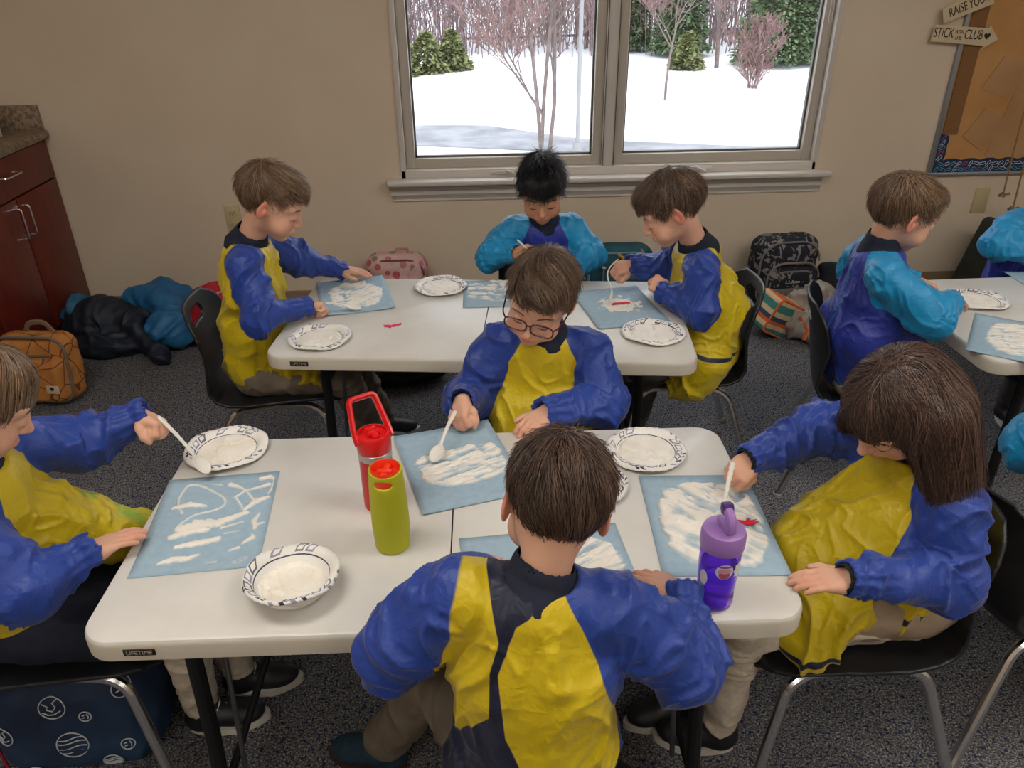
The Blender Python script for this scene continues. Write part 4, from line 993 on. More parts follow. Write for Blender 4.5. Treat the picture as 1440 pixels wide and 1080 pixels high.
s1_ = [([lp(.22, .60), lp(.13, .74), lp(.17, .93), lp(.28, .92), lp(.42, .84), lp(.56, .74), lp(.60, .66), lp(.52, .60), lp(.34, .575), lp(.26, .50), lp(.22, .44)], .0032),
      ([lp(.12, .66), lp(.26, .69), lp(.42, .66)], [.004, .009, .003]), ([lp(.25, .42), lp(.38, .45), lp(.60, .46)], [.012, .020, .012]), ([lp(.20, .34), lp(.32, .39), lp(.48, .40)], [.007, .013, .010]),
      ([lp(.60, .47), lp(.74, .52), lp(.82, .54)], [.012, .009, .004]), ([lp(.28, .24), lp(.42, .26), lp(.62, .285)], [.006, .009, .008]), ([lp(.18, .09), lp(.30, .12), lp(.42, .12), lp(.5, .15)], [.003, .010, .008, .002]),
      ([lp(.58, .89), lp(.68, .85), lp(.76, .79), lp(.84, .68)], [.007, .004, .003, .004]), ([lp(.66, .73), lp(.74, .80), lp(.88, .83), lp(.95, .85)], [.003, .003, .004, .006]), ([lp(.66, .74), lp(.74, .63), lp(.78, .56)], .0032),
      ([lp(.78, .57), lp(.86, .66), lp(.97, .70)], [.003, .010, .005]), ([lp(.86, .93), lp(.95, .95), lp(1.0, .90), lp(.99, .80), lp(.96, .74)], [.006, .006, .003, .004, .002]),
      ([lp(.93, .53), lp(.90, .44), lp(.92, .37)], [.002, .008, .006]), ([lp(.92, .40), lp(.99, .42)], [.005, .002]), ([lp(.84, .22), lp(.92, .27), lp(.90, .31)], [.003, .006, .002]), ([lp(.74, .16), lp(.82, .18)], [.002, .004]),
      ([lp(.80, .05), lp(.90, .09), lp(.92, .065), lp(.82, .03), lp(.80, .05)], .0014), ([lp(.58, .06), lp(.66, .065)], [.001, .002]), ([lp(.4, .92), lp(.5, .90)], [.001, .002]), ([lp(.62, .40), lp(.8, .45)], [.003, .002]), ([lp(.66, .34), lp(.8, .36)], [.002, .001])]
s1 = [([q[:2] for q in fillet([(a, b, 0) for a, b in p], .016)], r * .74) if np.isscalar(r) else (p, A(r) * .86) for p, r in s1_]
paper('blue paper with foam squiggles, worked on by the blonde girl', (-.535, 1.238), .229, .302, .075, lambda X, Y, P: strokes(X, Y, s1), .001, 1)
paper('blue paper with a wide flat foam smear beside the bottles', (-.046, 1.398), .229, .303, .27, smear(.008, -.005, .10, .075, 1, .15, .64, .0042, 3, 3), .004, 2, res=.0013)
paper('blue paper almost covered in foam, behind the purple bottle', (.443, 1.165), .229, .305, -.06, smear(.006, -.004, .098, .132, .75, -.66, .52, .005, 3, 8, (62, 15)), .002, 3, res=.0012)
paper('blue paper half hidden in front of the boy seen from behind', (.118, 1.045), .305, .229, .085, smear(.05, .01, .09, .085, 1, .4, .62, .004, 2.4, 14), .003, 4)
paper('blue paper under the hands of the boy at the left of the window table', (-.393, 2.395), .229, .300, .225, smear(.005, .0, .088, .115, .9, .4, .57, .0035, 2.3, 21), .006, 5)
paper('blue paper with sparse foam flecks in front of the black-haired boy', (.085, 2.375), .235, .229, -.02, smear(.0, .03, .11, .10, 1, .1, .80, .003, 3, 27, (60, 30)), .002, 6)
def ringf(X, Y, P):
    r = np.hypot((X - .005) * 1.0, Y - .012); n = fbm(P * 60, 3, 3)
    return np.where((r < .070 + (n - .5) * .03) & (n > .25 + .35 * (r > .05)), .0008 + .0022 * np.abs(np.sin(r * 330 + n * 4)), -1)
paper('blue paper with a round foam swirl and the red felt piece', (.458, 2.232), .229, .303, .155, ringf, .004, 7)
paper('blue paper with a foam cloud at the near edge of the right table', (1.545, 1.905), .229, .300, -.62, smear(.0, .0, .075, .12, 1, .3, .60, .0035, 2.4, 33), .003, 8)
paper('blue paper at the far side of the right table beside the plate', (1.95, 2.27), .229, .305, -.04, smear(.02, -.03, .08, .06, 1, .3, .66, .003, 2.4, 37), .002, 9)

# felt pieces
def felt(label, c, rz, m, s, pts, nm='felt_piece'):
    mb = MB(); mb.prism([(x * s, y * s) for x, y in pts], 0, .0016); o = mb.build(nm, [m], smooth=False); o.location = c; o.rotation_euler = (0, 0, rz); return tag(o, label, 'felt piece')
fp = [(-1, .35), (-.45, .30), (-.1, .1), (.15, .42), (.6, .38), (1, .55), (.92, .1), (.5, -.02), (.2, -.3), (-.1, -.2), (-.25, -.62), (-.5, -.25), (-.9, -.2), (-.7, .05)]
felt('bright pink felt cutout lying on the bare table top below the window', (-.247, 2.142, .6105), .1, M['pink'], .028, fp)
felt('red felt cutout lying in the foam swirl on the blue paper', (.468, 2.248, .6155), .1, M['red_paper'], .032, [(-1, -.1), (-.6, .2), (-.1, .15), (.3, .25), (1, .2), (.7, 0), (1, -.15), (.4, -.12), (0, -.25), (-.5, -.2), (-.9, -.35)])
felt('red felt cutout stuck in the foam beside the purple bottle spout', (.517, 1.152, .6165), .2, M['red_paper'], .020, [(-1, .6), (-.2, .15), (.1, .45), (.35, .4), (.3, .1), (1, .1), (.4, -.1), (1, -.3), (.2, -.5), (-.3, -.5), (-.6, -.1)])

# ------------------------------------------------------------------ paper plates
def platemat():
    m = mat('printed_paper_plate', lin(232, 230, 224), .5); nt, b, L = P_(m); v = coord(nt)
    s = nt.nodes.new('ShaderNodeSeparateXYZ'); L.new(v, s.inputs[0]); at = mth(nt, 'ARCTAN2', s.outputs[1], s.outputs[0])
    r = mth(nt, 'SQRT', mth(nt, 'ADD', mth(nt, 'POWER', s.outputs[0], 2), mth(nt, 'POWER', s.outputs[1], 2)))
    def layer(n_, r0, r1, off_, drop, x0, x1, sk):  # small printed boxes and bars running round the rim
        y = mth(nt, 'DIVIDE', mth(nt, 'SUBTRACT', r, r0), r1 - r0); jit = mth(nt, 'MULTIPLY', mth(nt, 'SUBTRACT', tnoise(nt, v, 18, 1).outputs[0], .5), 1.1)
        u = mth(nt, 'ADD', mth(nt, 'ADD', mth(nt, 'MULTIPLY', at, n_), 40 + off_), mth(nt, 'ADD', jit, mth(nt, 'MULTIPLY', y, sk))); wn = nt.nodes.new('ShaderNodeTexWhiteNoise'); wn.noise_dimensions = '1D'; L.new(mth(nt, 'FLOOR', u), wn.inputs['W'])
        x = mth(nt, 'ABSOLUTE', mth(nt, 'SUBTRACT', mth(nt, 'FRACT', u), .5)); yy = mth(nt, 'ABSOLUTE', mth(nt, 'SUBTRACT', y, .5))
        m_ = mth(nt, 'MAXIMUM', mth(nt, 'DIVIDE', x, .40), mth(nt, 'DIVIDE', yy, .46)); k_ = mth(nt, 'MULTIPLY', mth(nt, 'GREATER_THAN', m_, x0), mth(nt, 'LESS_THAN', m_, x1)); k_ = mth(nt, 'MULTIPLY', k_, mth(nt, 'GREATER_THAN', wn.outputs['Value'], drop))
        rr = ramp(nt, wn.outputs['Value'], [(.0, lin(96, 100, 116)), (.45, lin(140, 146, 172)), (.62, lin(22, 28, 56)), (.85, lin(120, 122, 128))]); rr.color_ramp.interpolation = 'CONSTANT'; return k_, rr.outputs[0]
    k1_, c1_ = layer(3.1, .0665, .0800, 0, .28, .62, 1.0, .5); k2_, c2_ = layer(4.7, .0770, .0900, .4, .45, .0, .55, -.8)
    ring = mth(nt, 'MULTIPLY', mth(nt, 'GREATER_THAN', r, .0640), mth(nt, 'LESS_THAN', r, .0652))
    c = mix(nt, k1_, mix(nt, k2_, lin(234, 232, 226), c2_), c1_); L.new(mix(nt, ring, c, lin(50, 60, 95)), b.inputs['Base Color']); return m
M['plate'] = platemat()
def plate(label, c, rz, R=.0885, depth=.013, foamh=.006, seed=0, tilt=(0, 0), name='paper_plate', mt='foam', fr=.060):
    t = thing(name, label, 'bowl' if 'bowl' in name else 'plate', (c[0], c[1], .6105), rz, None if 'bowl' in name else 'paper plates of shaving foam'); t.rotation_euler = (tilt[0], tilt[1], rz)
    prof = [(0, .0006), (R * .62, .0006), (R * .70, .0026), (R * .76, depth * .75), (R * .84, depth), (R * .95, depth * .96), (R, depth * .78), (R, depth * .68), (R * .95, depth * .86), (R * .84, depth * .88), (R * .75, depth * .6), (R * .68, .0), (0, 0)]
    if 'bowl' in name: prof = [(0, .0008), (R * .55, .0008), (R * .66, .006), (R * .80, depth * .80), (R * .88, depth * .97), (R * .97, depth), (R, depth * .92), (R, depth * .88), (R * .96, depth * .95), (R * .87, depth * .90), (R * .78, depth * .72), (R * .63, .0), (0, 0)]
    V, F = lathe(prof, 96); V = A(V); an = np.arctan2(V[:, 1], V[:, 0]); rr = np.hypot(V[:, 0], V[:, 1]); fl = np.clip((rr / R - .7) / .3, 0, 1)
    V[:, 2] += fl * .0011 * np.sin(an * 36) + fl * .002 * (np.sin(an * 3 + seed) + np.sin(an * 5 + 2 * seed)); V[:, 2] = np.maximum(V[:, 2], 0)
    if 'bowl' not in name: V[:, :2] *= .0885 / R if False else 1
    obj('dish', V, F, M['plate'], t)
    f = fr if 'bowl' in name else R * fr / .0885
    def fn(X, Y, P):
        r = np.hypot(X, Y) + (fbm(P * 45, 3, seed) - .5) * .012; n = fbm(P * 38 + 1.5 * fbm(P * 20, 2, seed + 1)[..., None], 3, seed)
        base = foamh * (.45 + .9 * n) * np.clip((f - r) / .010, 0, 1) ** .5 + .0035 * ridge(P * A([40, 16, 1]) + 2 * n[..., None], seed + 2) ** 3
        return np.where(r < f, base, -1)
    V, Q = foam_mesh(2 * f + .01, 2 * f + .01, fn); V[:, 2] += .001 + (np.clip((np.hypot(V[:, 0], V[:, 1]) - .05) / .02, 0, 1) * depth * .5 if 'bowl' in name else 0)
    obj('foam', V, Q, M[mt], t, {'thick': np.ones(len(V))}); return t
plate('paper plate of foam at the front table corner beside the blonde girl', (-.568, 1.487), .3, .092, .014, .004, 1, mt='foam2')
plate('paper plate heaped with foam at the front table corner by the long-haired girl', (.372, 1.415), 1.2, .090, .013, .008, 2)
plate('paper plate mostly hidden behind the head of the boy seen from behind', (.222, 1.300), 2.0, .088, .013, .006, 3)
plate('paper plate of foam at the near left corner of the window table', (-.452, 2.064), .9, .092, .013, .006, 4)
plate('paper plate of foam left of the black-haired boy on the window table', (-.108, 2.440), 2.7, .090, .013, .007, 5)
plate('paper plate of foam at the near right corner of the window table', (.523, 2.022), 3.6, .092, .013, .006, 6)
plate('paper plate of foam on the right table before the cyan smock sleeve', (1.60, 2.185), 4.4, .090, .013, .006, 7)
plate('printed paper bowl of foam at the near edge of the front table', (-.332, 1.028), .5, .083, .044, .012, 8, (-.06, .03), 'paper_bowl', 'foam2', .060)

# ------------------------------------------------------------------ spoons
def spoon(label, tip, end, bend=0, nz=(0, 0, 1), curve=None):
    """bowl at tip, handle to end"""
    tip = A(tip, float); end = A(end, float); X = nrm(end - tip); Z = nrm(A(nz) - X * (A(nz) @ X)); Y = np.cross(Z, X); R = np.stack([X, Y, Z], 1); L = np.linalg.norm(end - tip); S = SDF()
    S.ell((.022, 0, 0), (.024, .0165, .0085), None, .001); S.ell((.022, 0, .0042), (.0225, .0150, .0085), None, .001, 's'); S.box((.022, 0, .012), (.04, .03, .0105), .001, None, .001, 's')
    pts = [(.044, 0, -.0005), (.052, 0, .003)] + [(.052 + (L - .052) * k / 8, 0, .003 + bend * math.sin(PI * k / 8)) for k in range(1, 9)]
    for a, b in zip(pts[:-1], pts[1:]):
        t0 = a[0] / L; S.wcone(a, b, .0021, .0021, (0, 1, 0), 1.5 + .9 * t0, .002)
    V, Q = S.mesh(.0013); V = V @ R.T; o = obj('plastic_spoon', V, Q, M['spoon']); o.location = tip; return tag(o, label, 'spoon', 'white plastic spoons')

# ------------------------------------------------------------------ bottles
def bottle_red(loc):
    t = thing('water_bottle', 'red bottle with carry loop lid and silver band, behind the yellow bottle', 'bottle', loc, -1.1)
    mb = MB(); mb.lathe([(0, 0), (.030, 0), (.0325, .003), (.0325, .118), (.0325, .118)], 40); mb.build('body', [mat('red_enamel', lin(196, 26, 34), .3)], t)
    mb = MB(); mb.lathe([(.0325, .118), (.0333, .119), (.0333, .133), (.0325, .134)], 40); mb.build('band', [M['chrome2']], t)
    mb = MB(); mb.lathe([(.0325, .134), (.0335, .136), (.0340, .150), (.0335, .168), (.031, .172), (.028, .173), (.027, .166), (0, .165)], 40); lid = mb.build('lid', [M['redp']], t)
    mb = MB(); mb.box((.002, 0, .170), (.040, .014, .010), bev=.004); mb.tube([(.0, -.012, .170), (.0, .012, .170)], .006, 8); mb.box((-.012, 0, .173), (.010, .022, .006), bev=.002); mb.build('spout', [M['redp']], lid)
    mb = MB(); P = [(.008, -.0345, .158), (-.008, -.0345, .172), (-.046, -.026, .226), (-.050, .026, .226), (-.008, .0345, .172), (.008, .0345, .158)]
    V, F = tube(fillet(P, .010), .0105, 10, True, .55); mb.add(V, F); mb.build('carry_loop', [M['redp']], lid)
    mb = MB()
    for k in range(8):
        a0 = .55 - .28 + k * .07; a1 = a0 + .07
        V = [(.0329 * math.cos(a), .0329 * math.sin(a), z) for a in (a0, a1) for z in (.070, .116)]; mb.add(V, [(0, 2, 3, 1)])
    lb = mb.build('name_label', [M['white']], t)
    return t
M['chrome2'] = mat('brushed_steel_band', lin(190, 186, 182), .3, .9); M['redp'] = mat('red_plastic', lin(216, 24, 28), .28)
rb = bottle_red((-.203, 1.268, .6105))
for o in rb.children:
    if o.name.startswith('name_label'): text('L.GS', .020, 0, 0, 0, M['ink'], 'label_lettering', o, (0, 0, 0), 0, 1, depth=.0002, mw=Matrix.Rotation(.55, 4, 'Z') @ Matrix.Translation((.0331, 0, .098)) @ Matrix.Rotation(PI / 2, 4, 'Z') @ Matrix.Rotation(PI / 2, 4, 'X') @ Matrix.Rotation(1.0, 4, 'Z') @ Matrix.Diagonal((.7, .7, 1, 1)))
t = thing('water_bottle', 'yellow bottle with red-orange rim and handle slot, in front of the red bottle', 'bottle', (-.168, 1.140, .6105), -.15)
M['yelp'] = mat('yellow_green_silicone', lin(176, 178, 12), .55); M['orap'] = mat('orange_red_plastic', lin(238, 58, 26), .35)
S = SDF()
def yb(P):
    z = P[..., 2]; r = np.interp(z, [0, .004, .05, .10, .15, .178, .182], [.0295, .0325, .0348, .0340, .0318, .0305, .030]).astype(np.float32)
    q = np.hypot(P[..., 0], P[..., 1] * (1 + np.clip((z - .14) / .04, 0, 1) * .12)) - r; top = .176 - np.clip(P[..., 1] * -.12, -.01, .01)
    return smax(smax(q, z - top, .003), -z, .004)
S.add(yb, (-.04, -.04, 0), (.04, .04, .185), .001)
S.cone((0, 0, .168), (0, 0, .20), .0255, .027, .002, 's'); S.ell((0, -.034, .156), (.0215, .016, .0075), None, .002, 's'); S.ell((0, .034, .156), (.0215, .016, .0075), None, .002, 's')
V, Q = S.mesh(.0016); obj('sleeve', V, Q, M['yelp'], t)
mb = MB(); mb.lathe([(0, .150), (.0262, .150), (.0270, .1765), (.0255, .179), (.0238, .1765), (.0235, .162), (0, .161)], 36); mb.box((0, 0, .166), (.012, .045, .012), bev=.003); mb.box((0, -.004, .170), (.026, .010, .008), bev=.002); mb.lathe([(.0262, .146), (.0285, .150), (.0290, .158), (.0262, .165)], 36); mb.build('lid', [M['orap']], t)
t = thing('water_bottle', 'translucent purple bottle with lilac flip-spout lid and stickers near the table edge', 'bottle', (.392, .957, .6105), .1)
M['purp'] = m = mat('translucent_purple_plastic', lin(196, 150, 255), .08, 0, .5, **{'Transmission Weight': .92, 'IOR': 1.15}); M['lilac'] = mat('lilac_plastic', lin(158, 118, 190), .4); M['dpur'] = mat('dark_purple_plastic', lin(68, 44, 112), .4)
mb = MB(); mb.lathe([(0, .004), (.018, .002), (.026, .0), (.030, .004), (.0315, .012), (.0315, .028), (.0300, .034), (.0315, .042), (.0335, .09), (.0335, .122), (.030, .128), (.028, .128), (.031, .121), (.031, .09), (.0295, .042), (.0285, .012), (.026, .005), (0, .007)], 44); mb.build('body', [M['purp']], t)
mb = MB(); mb.lathe([(0, .009), (.027, .009), (.0282, .014), (.0270, .034), (.0292, .044), (.0306, .088), (0, .088)], 40); mb.build('water', [mat('purple_tinted_water', lin(160, 100, 255), .05, 0, .5, **{'Transmission Weight': .85, 'IOR': 1.2})], t)
mb = MB(); mb.lathe([(.0300, .122), (.0355, .124), (.0365, .130), (.0362, .150), (.0335, .158), (.026, .162), (0, .163)], 44); lid = mb.build('lid', [M['lilac']], t)
mb = MB(); mb.box((.0, -.004, .168), (.018, .044, .014), bev=.005); mb.tube([(0, -.022, .168), (0, -.020, .186), (0, -.004, .198), (0, .012, .190)], [.0085, .0085, .0080, .007], 10, fil=.01); mb.build('carry_strap', [M['lilac']], lid)
mb = MB(); mb.box((.001, .002, .196), (.018, .018, .020), R=eul(-.3), bev=.004); mb.build('spout', [M['dpur']], lid)
def sticker(name, cang, z, ow, oh, m, dr=.0006, shape='oval', par=None):
    mb = MB(); n = 24
    V = [(0, 0)] + [((1 + (.16 * math.cos(8 * a) if shape == 'flower' else 0)) * ow * math.cos(a), (1 + (.16 * math.cos(8 * a) if shape == 'flower' else 0)) * oh * math.sin(a)) for a in np.linspace(0, 2 * PI, n, endpoint=False)]
    def rad(zz): return float(np.interp(zz, [.012, .028, .034, .042, .09, .122], [.0315, .0315, .0300, .0315, .0335, .0335])) + dr
    V3 = [(rad(z + y) * math.cos(cang + x / .033), rad(z + y) * math.sin(cang + x / .033), z + y) for x, y in V]
    mb.add(V3, [(0, 1 + i, 1 + (i + 1) % n) for i in range(n)]); return mb.build(name, [m], par or t)
sw_ = sticker('cupcake_sticker', -1.72, .094, .0145, .0155, mat('white_sticker', lin(226, 218, 226), .5))
sticker('sticker_cake', -1.72, .087, .009, .008, mat('pink_brown_print', lin(176, 92, 108), .5), .0009, par=sw_); sticker('sticker_icing', -1.72, .096, .0105, .005, mat('pale_pink_print', lin(222, 150, 170), .5), .0012, par=sw_); sticker('sticker_banner', -1.72, .1045, .011, .0022, mat('lilac_print', lin(120, 90, 150), .5), .0012, par=sw_)
sticker('flower_sticker', -.92, .092, .010, .015, M['white'], .0006, 'flower'); sticker('round_sticker', -2.75, .07, .008, .016, M['white'], .0006)

# ------------------------------------------------------------------ the children
rng = np.random.default_rng(21)
BL = M['smock']
dn = (0, 0, -1)
k1 = dict(C=(-.832, 1.150, .945), head=(32, 32, 2), hs=.96, N=(-.905, 1.180, .79), P=(-.94, 1.235, .425), az=12, seed=1,
    eL=(-.83, 1.40, .70), wL=(-.715, 1.437, .742), eR=(-.795, 1.045, .625), wR=(-.722, 1.118, .640), hL=((.85, -.30, -.25), (.1, -.5, -.9), 'grip'), hR=((.80, .55, .02), (.1, -.1, -1), 'flat', 1.0, .5),
    kR=(-.62, 1.17, .395), kL=(-.62, 1.30, .395), aR=((-.66, 1.24, .09), 8), aL=((-.60, 1.34, .09), 10), legs='tights', lr=(.062, .05, .045, .034), shoe='shoe_black', smock='smock_green', bag=1.08,
    apron=[((-.86, 1.22, .62), (-.735, 1.33, .50), .085, .045, (.4, .9, 0), 1.25)],
    hair='hair_blond', hst=dict(ts=.006, tt=.010, tb=.010, az=[0, 40, 62, 78, 120, 180], z=[.062, .058, .03, -.03, -.06, -.06], fr=(0, .03, .066), long=.23, n=5200, steps=12, whorl=(0, -.02, .112), extra=[((-.89, 1.10, .96), (-.96, 1.10, .80), .055, .040), ((-.86, 1.21, .96), (-.94, 1.24, .82), .045, .035), ((-.92, 1.135, .97), (-1.01, 1.16, .77), .065, .05)], pull=(-.45, -.05, 0), jit=.05, clump=.35, lift=.003, rootz=.02, w=.0008))
k1r = person('blonde girl in paint-stained smock holding a spoon at the left of the front table', k1)
S = SDF()
for y_ in (1.175, 1.295): S.cone((-.94, y_, .425), (-.66, y_, .405), .078, .066, .05)
V, Q = S.mesh(.005); V = V + vnormals(V, Q) * ((ridge(V * 18, 3) - .5) * .010)[:, None]
obj('skirt', V, Q, M['navy_cloth'], k1r[0], off=A([-.94, 1.235, 0]))
k2 = dict(C=(.155, 1.655, .888), head=(-112, 20, -13), N=(.172, 1.70, .775), P=(.165, 1.735, .425), az=-97, seed=3, hs=1.0,
    eR=(-.02, 1.70, .600), wR=(-.035, 1.575, .668), eL=(.315, 1.62, .615), wL=(.165, 1.545, .648), hR=((-.20, -.75, -.35), (.55, .1, -.85), 'grip'), hL=((-.75, -.62, -.22), (.1, .1, -1), 'rest', 1.0, .7),
    kR=(.08, 1.50, .395), kL=(.22, 1.50, .395), aR=((.07, 1.50, .09), -95), aL=((.23, 1.50, .09), -85), legs='greyk', smock='smock_red', apron=[((.165, 1.66, .55), (.14, 1.56, .47), .10, .07, (1, 0, 0), 1.3)],
    hair='hair_mid', hst=dict(ts=.006, tt=.014, tb=.008, az=[0, 20, 34, 50, 64, 80, 100, 112, 135, 180], z=[.052, .048, .050, .046, .012, .006, .014, -.018, -.05, -.055], L=.06, n=5600, whorl=(.02, -.05, .115), bias=(-.9, .5, 0), lift=.009, clump=.7, fr=(0, .052, .064)))
R2, H2 = person('boy in dark red glasses and yellow and blue smock, facing the camera', k2)
k3 = dict(C=(.110, .905, .870), head=(93, 31, 13), hs=.985, N=(.080, .845, .776), P=(.070, .80, .43), az=90, seed=5, sL=(-.035, .855, .755), sR=(.195, .835, .722), bag=1.08, ar=(.054, .060, .060, .042),
    eL=(-.145, .865, .635), wL=(-.02, .985, .645), eR=(.315, .830, .600), wR=(.328, .928, .648), hR=((-.65, .72, .12), (-.35, .1, -.9), 'rest', 1.05, 1.3), hL=((.3, .9, 0), dn, 'rest'),
    kR=(.18, 1.05, .395), kL=(-.085, 1.02, .395), aR=((.2, 1.04, .09), 80), aL=((-.225, 1.115, .09), 165), legs='greyk', shoe='shoe_teal', sole='sole_brown', laces=False, colh=.018,
    hair='hair_brown', hst=dict(ts=.008, tt=.014, tb=.012, az=[0, 28, 48, 66, 80, 96, 112, 135, 180], z=[.046, .048, .030, .006, .006, .016, -.022, -.060, -.074], L=.05, n=8000, whorl=(.0, -.045, .115), swirl=.55, lift=.006, clump=.6, jit=.13, w=.0009))
YL = [(-.095, .83), (-.068, .84), (.002, .872), (.022, .80), (.033, .738), (.019, .696), (.015, .614), (-.035, .549), (-.079, .575), (-.11, .62), (-.11, .75)]
YR = [(.124, .80), (.150, .75), (.176, .685), (.20, .60), (.225, .54), (.215, .45), (.196, .42), (.125, .43), (.068, .505), (.032, .588), (.024, .688), (.052, .764), (.09, .79)]
NV = [(.000, .93), (.004, .865), (.022, .80), (.033, .738), (.019, .696), (.015, .614), (-.035, .549), (-.075, .575), (-.11, .605), (-.14, .20), (.30, .20), (.24, .40), (.196, .42), (.125, .43), (.068, .505), (.032, .588), (.024, .688), (.052, .764), (.09, .79), (.124, .802), (.122, .86), (.110, .93)]
def cl3(V, pan, trim, la, uu, ff, dA, dT):
    x, z = V[:, 0] + .012, V[:, 2]; bk = ff < .03
    pb = np.maximum(pin(YL, x, z), pin(YR, x, z)); nb_ = pin(NV, x, z) + .0028; arm = (dA - dT) * .6 + .012
    return np.where(bk, np.minimum(pb - .0028, arm), pan), np.where(bk, np.minimum(np.minimum(nb_, arm + .01), .004 - pb), -.05)
k3['cloth'] = cl3
person('boy seen from behind in open-backed yellow and blue smock, nearest the camera', k3)
k4 = dict(C=(.745, 1.145, .872), head=(199, 42, -6), hs=.98, N=(.835, 1.155, .755), P=(.845, 1.165, .425), az=182, seed=7, sw=.110, bag=1.06, cuffs=True,
    eL=(.845, 1.00, .585), wL=(.640, .968, .634), eR=(.735, 1.345, .700), wR=(.555, 1.262, .690), hL=((-1, .10, -.10), (0, 0, -1), 'flat', 1.0, .15), hR=((-.75, -.50, -.35), (-.2, .5, -.85), 'grip'),
    kR=(.52, 1.22, .405), kL=(.520, 1.09, .405), aR=((.455, 1.20, .09), 190), aL=((.515, 1.115, .09), 168), legs='tights', legname='tights', lr=(.060, .050, .045, .036), laces=False,
    apron=[((.80, 1.16, .60), (.665, 1.17, .50), .10, .075, (0, 1, 0), 1.45), ((.68, 1.10, .47), (.62, 1.05, .40), .07, .045, (0, 1, 0), 1.6)],
    hair='hair_long', hst=dict(ts=.006, tt=.012, tb=.010, az=[0, 24, 42, 62, 90, 180], z=[.076, .070, .048, -.01, -.06, -.06], fr=(0, .022, .066), long=.29, n=9000, steps=13, whorl=(0, -.03, .118), jit=.08, clump=.8, lift=.007, rootz=.03, w=.00075,
        extra=[((.775, 1.082, .875), (.815, 1.045, .735), .050, .020), ((.76, 1.215, .875), (.735, 1.27, .765), .048, .016), ((.80, 1.14, .885), (.885, 1.12, .72), .072, .035), ((.80, 1.09, .87), (.87, 1.055, .71), .055, .026)], pull=(.12, -.05, 0)))
def cl4(V, pan, trim, la, uu, ff, dA, dT):
    hem = .405 + .25 * np.clip(V[:, 0] - .66, -.1, .2) + .1 * np.abs(V[:, 1] - 1.1); t_ = .007 - np.abs(V[:, 2] - hem); return pan, np.where(V[:, 2] < .60, t_, -.05)
k4['cloth'] = cl4
R4, H4 = person('girl with long dark brown hair at the right end of the front table', k4)
S = SDF(); S.wcone((.87, 1.165, .44), (.66, 1.150, .415), .108, .080, (0, 1, 0), 1.25); V, Q = S.mesh(.005); V = V + vnormals(V, Q) * ((ridge(V * 20, 3) - .5) * .008)[:, None]; obj('jumper_skirt', V, Q, M['khaki'], R4, off=A([.845, 1.165, 0]))
k5 = dict(C=(-.572, 2.240, .968), head=(2, 27, 0), hs=.99, N=(-.665, 2.265, .845), P=(-.715, 2.30, .425), az=6, seed=9,
    eR=(-.63, 2.115, .665), wR=(-.515, 2.205, .655), eL=(-.575, 2.475, .715), wL=(-.455, 2.535, .650), hR=((.75, .55, -.2), (.2, -.5, -.8), 'grip'), hL=((.9, .02, -.12), (0, 0, -1), 'flat', 1.0, .6),
    kR=(-.43, 2.22, .40), kL=(-.42, 2.38, .40), aR=((-.38, 2.38, .09), 20), aL=((-.36, 2.48, .09), 15), legs='greyk', sw=.105,
    apron=[((-.70, 2.29, .58), (-.58, 2.28, .46), .10, .085, (0, 1, 0), 1.2), ((-.52, 2.25, .42), (-.46, 2.26, .40), .07, .06, (0, 1, 0), 1.2)],
    hair='hair_light', hst=dict(ts=.006, tt=.014, tb=.008, az=[0, 28, 48, 60, 72, 90, 108, 135, 180], z=[.044, .046, .034, .012, .012, .020, -.018, -.05, -.055], L=.055, n=4200, whorl=(.01, -.055, .105), bias=(.2, .6, 0), lift=.007, clump=.5))
person('light-haired boy in yellow and blue smock at the left of the window table', k5)
k6 = dict(C=(.243, 2.565, .900), head=(-96, 26, 2), hs=.98, N=(.258, 2.625, .775), P=(.27, 2.72, .425), az=-92, seed=11, skin='skin2', smock='smock_cyan', hb=.003, hsm=.0045,
    eR=(.075, 2.615, .660), wR=(.145, 2.535, .690), eL=(.42, 2.60, .66), wL=(.36, 2.50, .645), hR=((.70, -.45, .25), (.5, .3, -.4), 'grip'), hL=((-.4, -.8, -.1), dn, 'rest'),
    kR=(.19, 2.48, .40), kL=(.33, 2.48, .40), aR=((.19, 2.50, .09), -90), aL=((.33, 2.50, .09), -90), legs='darkk',
    hair='hair_black', hst=dict(ts=.008, tt=.020, tb=.008, az=[0, 30, 45, 60, 75, 100, 115, 140, 180], z=[.038, .038, .032, .014, .0, .004, -.02, -.05, -.055], L=.055, n=5200, whorl=(.0, -.03, .09), swirl=.2, lift=.015, clump=.9, jit=.2, fr=(0, .045, .070), w=.0009))
person('black-haired boy in cyan and royal blue smock with his back to the window', k6)
k7 = dict(C=(.594, 2.215, .926), head=(172, 30, 0), hs=1.0, N=(.69, 2.24, .80), P=(.775, 2.275, .425), az=172, seed=13,
    eL=(.685, 2.105, .645), wL=(.60, 2.205, .665), eR=(.645, 2.375, .685), wR=(.520, 2.35, .705), hL=((-.45, .45, .30), (.2, .6, -.5), 'grip'), hR=((-.85, -.15, -.10), (-.3, .3, -.8), 'grip'),
    kL=(.56, 2.20, .40), kR=(.55, 2.34, .40), aL=((.56, 2.36, .09), 195), aR=((.50, 2.44, .09), 190), legs='darkk', sw=.108,
    apron=[((.76, 2.27, .60), (.70, 2.22, .44), .115, .11, (0, 1, 0), 1.2), ((.72, 2.18, .44), (.68, 2.16, .37), .09, .06, (0, 1, 0), 1.2)],
    hair='hair_mid', hst=dict(ts=.006, tt=.013, tb=.010, az=SHORT['az'], z=[.040, .042, .026, .002, .006, .016, -.016, -.046, -.052], L=.055, n=4600, whorl=(.01, -.055, .11), bias=(0, .5, 0), lift=.007, clump=.5))
